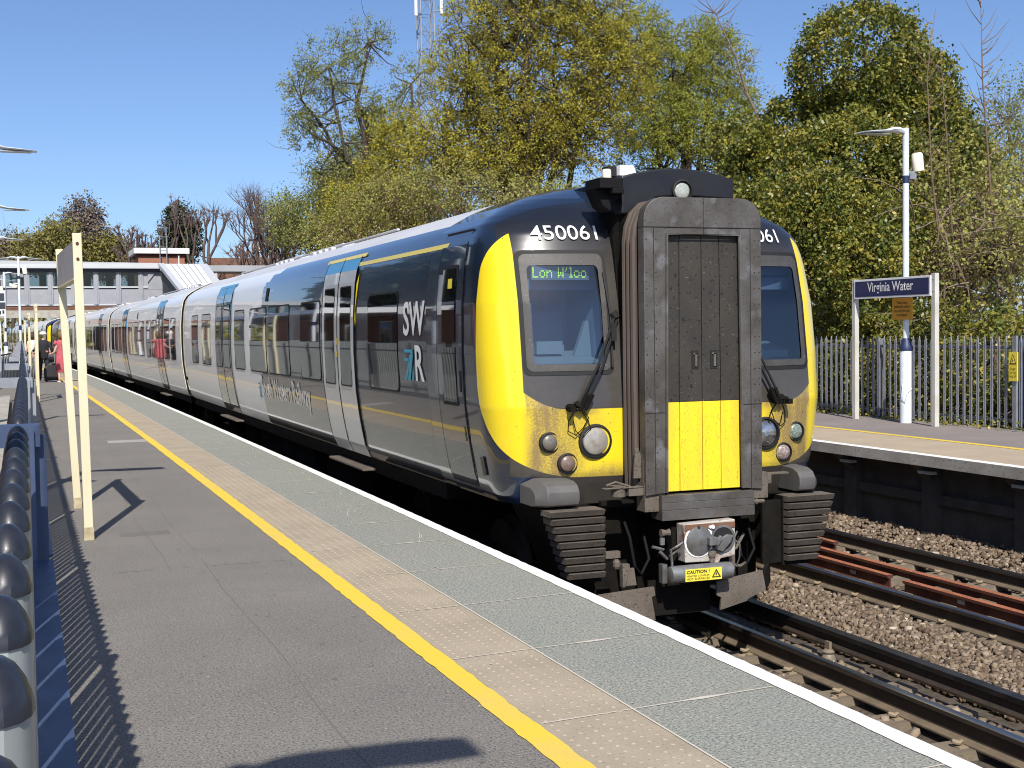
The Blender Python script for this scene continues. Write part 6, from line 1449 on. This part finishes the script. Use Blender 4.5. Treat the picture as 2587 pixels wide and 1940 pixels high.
RD = [(.15, .11), (.12, .09), (.15, .10), (.10, .08), (.05, .05), (.085, .10), (.085, .085), (.055, .055), (.035, .035), (.035, .03), (.085, .085), (.055, .055), (.035, .035), (.035, .03),
      (.055, .05), (.038, .038), (.028, .028), (.03, .018), (.055, .05), (.038, .038), (.028, .028), (.03, .018)]
def hands(t, s, pts, m='skin'):
    for (x, y, z) in pts:
        mb = MB()
        for k, (dx, L) in enumerate(((-.028, .055), (-.010, .07), (.008, .068), (.026, .055))): mb.tube([(x+dx, y+.01, z), (x+dx, y+.02, z-L*.5), (x+dx, y+.035, z-L)], [.009, .008, .006], 5)
        mb.tube([(x-.03, y+.01, z+.02), (x-.05, y+.03, z-.01), (x-.045, y+.045, z-.03)], [.010, .009, .007], 5)
        obj('hand', mb, m, t, smooth=True)
def lady(t, s):
    o = obj('dress', MB().lathe([(.075, 1.47), (.12, 1.455), (.175, 1.41), (.165, 1.30), (.145, 1.15), (.16, 1.02), (.20, .88), (.205, .70), (.195, .50), (.215, .34), (.205, .335)], n=24, sx=1.0, sy=.78), 'dress', t, smooth=True)
    obj('sleeve', MB().tube([(.15, 0, 1.42), (.225, .0, 1.30)], [.075, .062], 10), 'dress', t, smooth=True); obj('sleeve', MB().tube([(-.15, 0, 1.42), (-.23, .0, 1.30)], [.075, .062], 10), 'dress', t, smooth=True)
    mb = MB(); mb.lathe([(.0, 1.51), (.08, 1.505), (.115, 1.56), (.122, 1.63), (.115, 1.70), (.08, 1.755), (0, 1.775)], (0, -.035, 0), n=18, sx=1, sy=1.05); obj('hair', mb, 'hair_blond', t, smooth=True)
    hands(t, s, [(-.44, .14, 1.09), (.27, .12, .84)])
    mb = MB(); mb.box(.06, .14, -.05, .17, 0, .04).box(-.17, -.09, -.22, .0, 0, .04); obj('shoes', mb, 'cloth_pale', t, bevel=.01)
    obj('shoulder_bag', MB().box(.26, .36, -.05, .20, .72, 1.0).tube([(.05, 0, 1.47), (.25, .0, 1.3), (.31, .05, 1.0)], .012, 5), 'cloth_dark', t, bevel=.02)
person('woman in a long pink dress with light brown hair, seen from behind', (1.42, 48.1, 0), R(10), 1.60, J, E_, RD, 'skin', lady)
sc_ = thing('suitcase', 'rounded black wheeled suitcase standing beside the woman in pink', 'suitcase', (1.10, 48.6, 0))
obj('shell', MB().prism([(-.26, .06), (.26, .06), (.27, .55), (.12, .66), (-.10, .64), (-.26, .48)], 'y', -.13, .13), 'case', sc_, bevel=.04)
obj('handle', MB().tube([(.10, -.05, .6), (.10, -.05, 1.0), (.10, .08, 1.0), (.10, .08, .6)], .012, 5), 'galv', sc_)
for a in (-.2, .2): obj('wheel', MB().lathe([(.04, -.02), (.04, .02)], (a, -.1, .04), 'x', 10), 'rubber', sc_)
def man(t, s):
    obj('jacket', MB().lathe([(.08, 1.47), (.19, 1.42), (.205, 1.28), (.19, 1.05), (.20, .82), (.19, .80)], n=20, sx=1, sy=.75), 'cloth_dark', t, smooth=True)
    obj('sleeve', MB().tube([(.18, 0, 1.40), (.26, .02, 1.13), (.28, .10, .92)], [.07, .055, .045], 10), 'cloth_dark', t, smooth=True); obj('sleeve', MB().tube([(-.18, 0, 1.40), (-.27, .0, 1.14), (-.36, .10, 1.08)], [.07, .055, .045], 10), 'cloth_dark', t, smooth=True)
    mb = MB(); mb.tube([(.10, 0, .90), (.11, .02, .50), (.10, -.02, .06)], [.10, .075, .06], 12); mb.tube([(-.10, 0, .90), (-.12, -.06, .50), (-.13, -.16, .06)], [.10, .075, .06], 12); obj('trousers', mb, 'cloth_dark', t, smooth=True)
    obj('cap', MB().lathe([(.13, 1.66), (.128, 1.70), (.10, 1.76), (0, 1.78)], (0, -.02, 0), n=16), 'cloth_pale', t, smooth=True)
    hands(t, s, [(-.44, .14, 1.09), (.27, .12, .84)])
    obj('holdall', MB().lathe([(.0, -.32), (.15, -.30), (.18, -.1), (.18, .15), (.15, .30), (0, .32)], (.30, .08, .85), 'x', 14), 'case', t, smooth=True)
person('person in dark clothes and pale cap carrying a big black holdall', (.86, 49.6, 0), R(-8), 1.62, J, E_, RD, 'skin', man)
def third(t, s):
    obj('top', MB().lathe([(.08, 1.47), (.18, 1.42), (.185, 1.28), (.17, 1.02), (.17, .98)], n=20, sx=1, sy=.75), 'cloth_pale', t, smooth=True)
    mb = MB(); mb.tube([(.10, 0, .92), (.11, .02, .50), (.10, -.02, .06)], [.10, .075, .06], 12); mb.tube([(-.10, 0, .92), (-.12, -.06, .50), (-.13, -.16, .06)], [.10, .075, .06], 12); obj('trousers', mb, 'cloth_grey', t, smooth=True)
    mb = MB(); mb.lathe([(.0, 1.50), (.09, 1.505), (.12, 1.58), (.12, 1.66), (.08, 1.75), (0, 1.775)], (0, -.03, 0), n=16); obj('hair', mb, 'hair_dark', t, smooth=True)
    hands(t, s, [(-.44, .14, 1.09), (.27, .12, .84)])
person('dark haired person in a pale top beside the far sign posts', (.52, 53.0, 0), R(25), 1.62, J, E_, RD, 'skin', third)
def walker(t, s):
    obj('coat', MB().lathe([(.08, 1.47), (.18, 1.42), (.185, 1.28), (.17, .9), (.17, .88)], n=16, sx=1, sy=.75), 'cloth_dark', t, smooth=True)
    obj('hair', MB().lathe([(.0, 1.50), (.09, 1.505), (.12, 1.58), (.12, 1.66), (.08, 1.75), (0, 1.775)], (0, -.03, 0), n=12), 'hair_dark', t, smooth=True)
person('person crossing the footbridge, only a dark head above the sill', (2.55, 80.9, 3.45), R(90), 1.45, J, E_, RD, 'skin', walker)
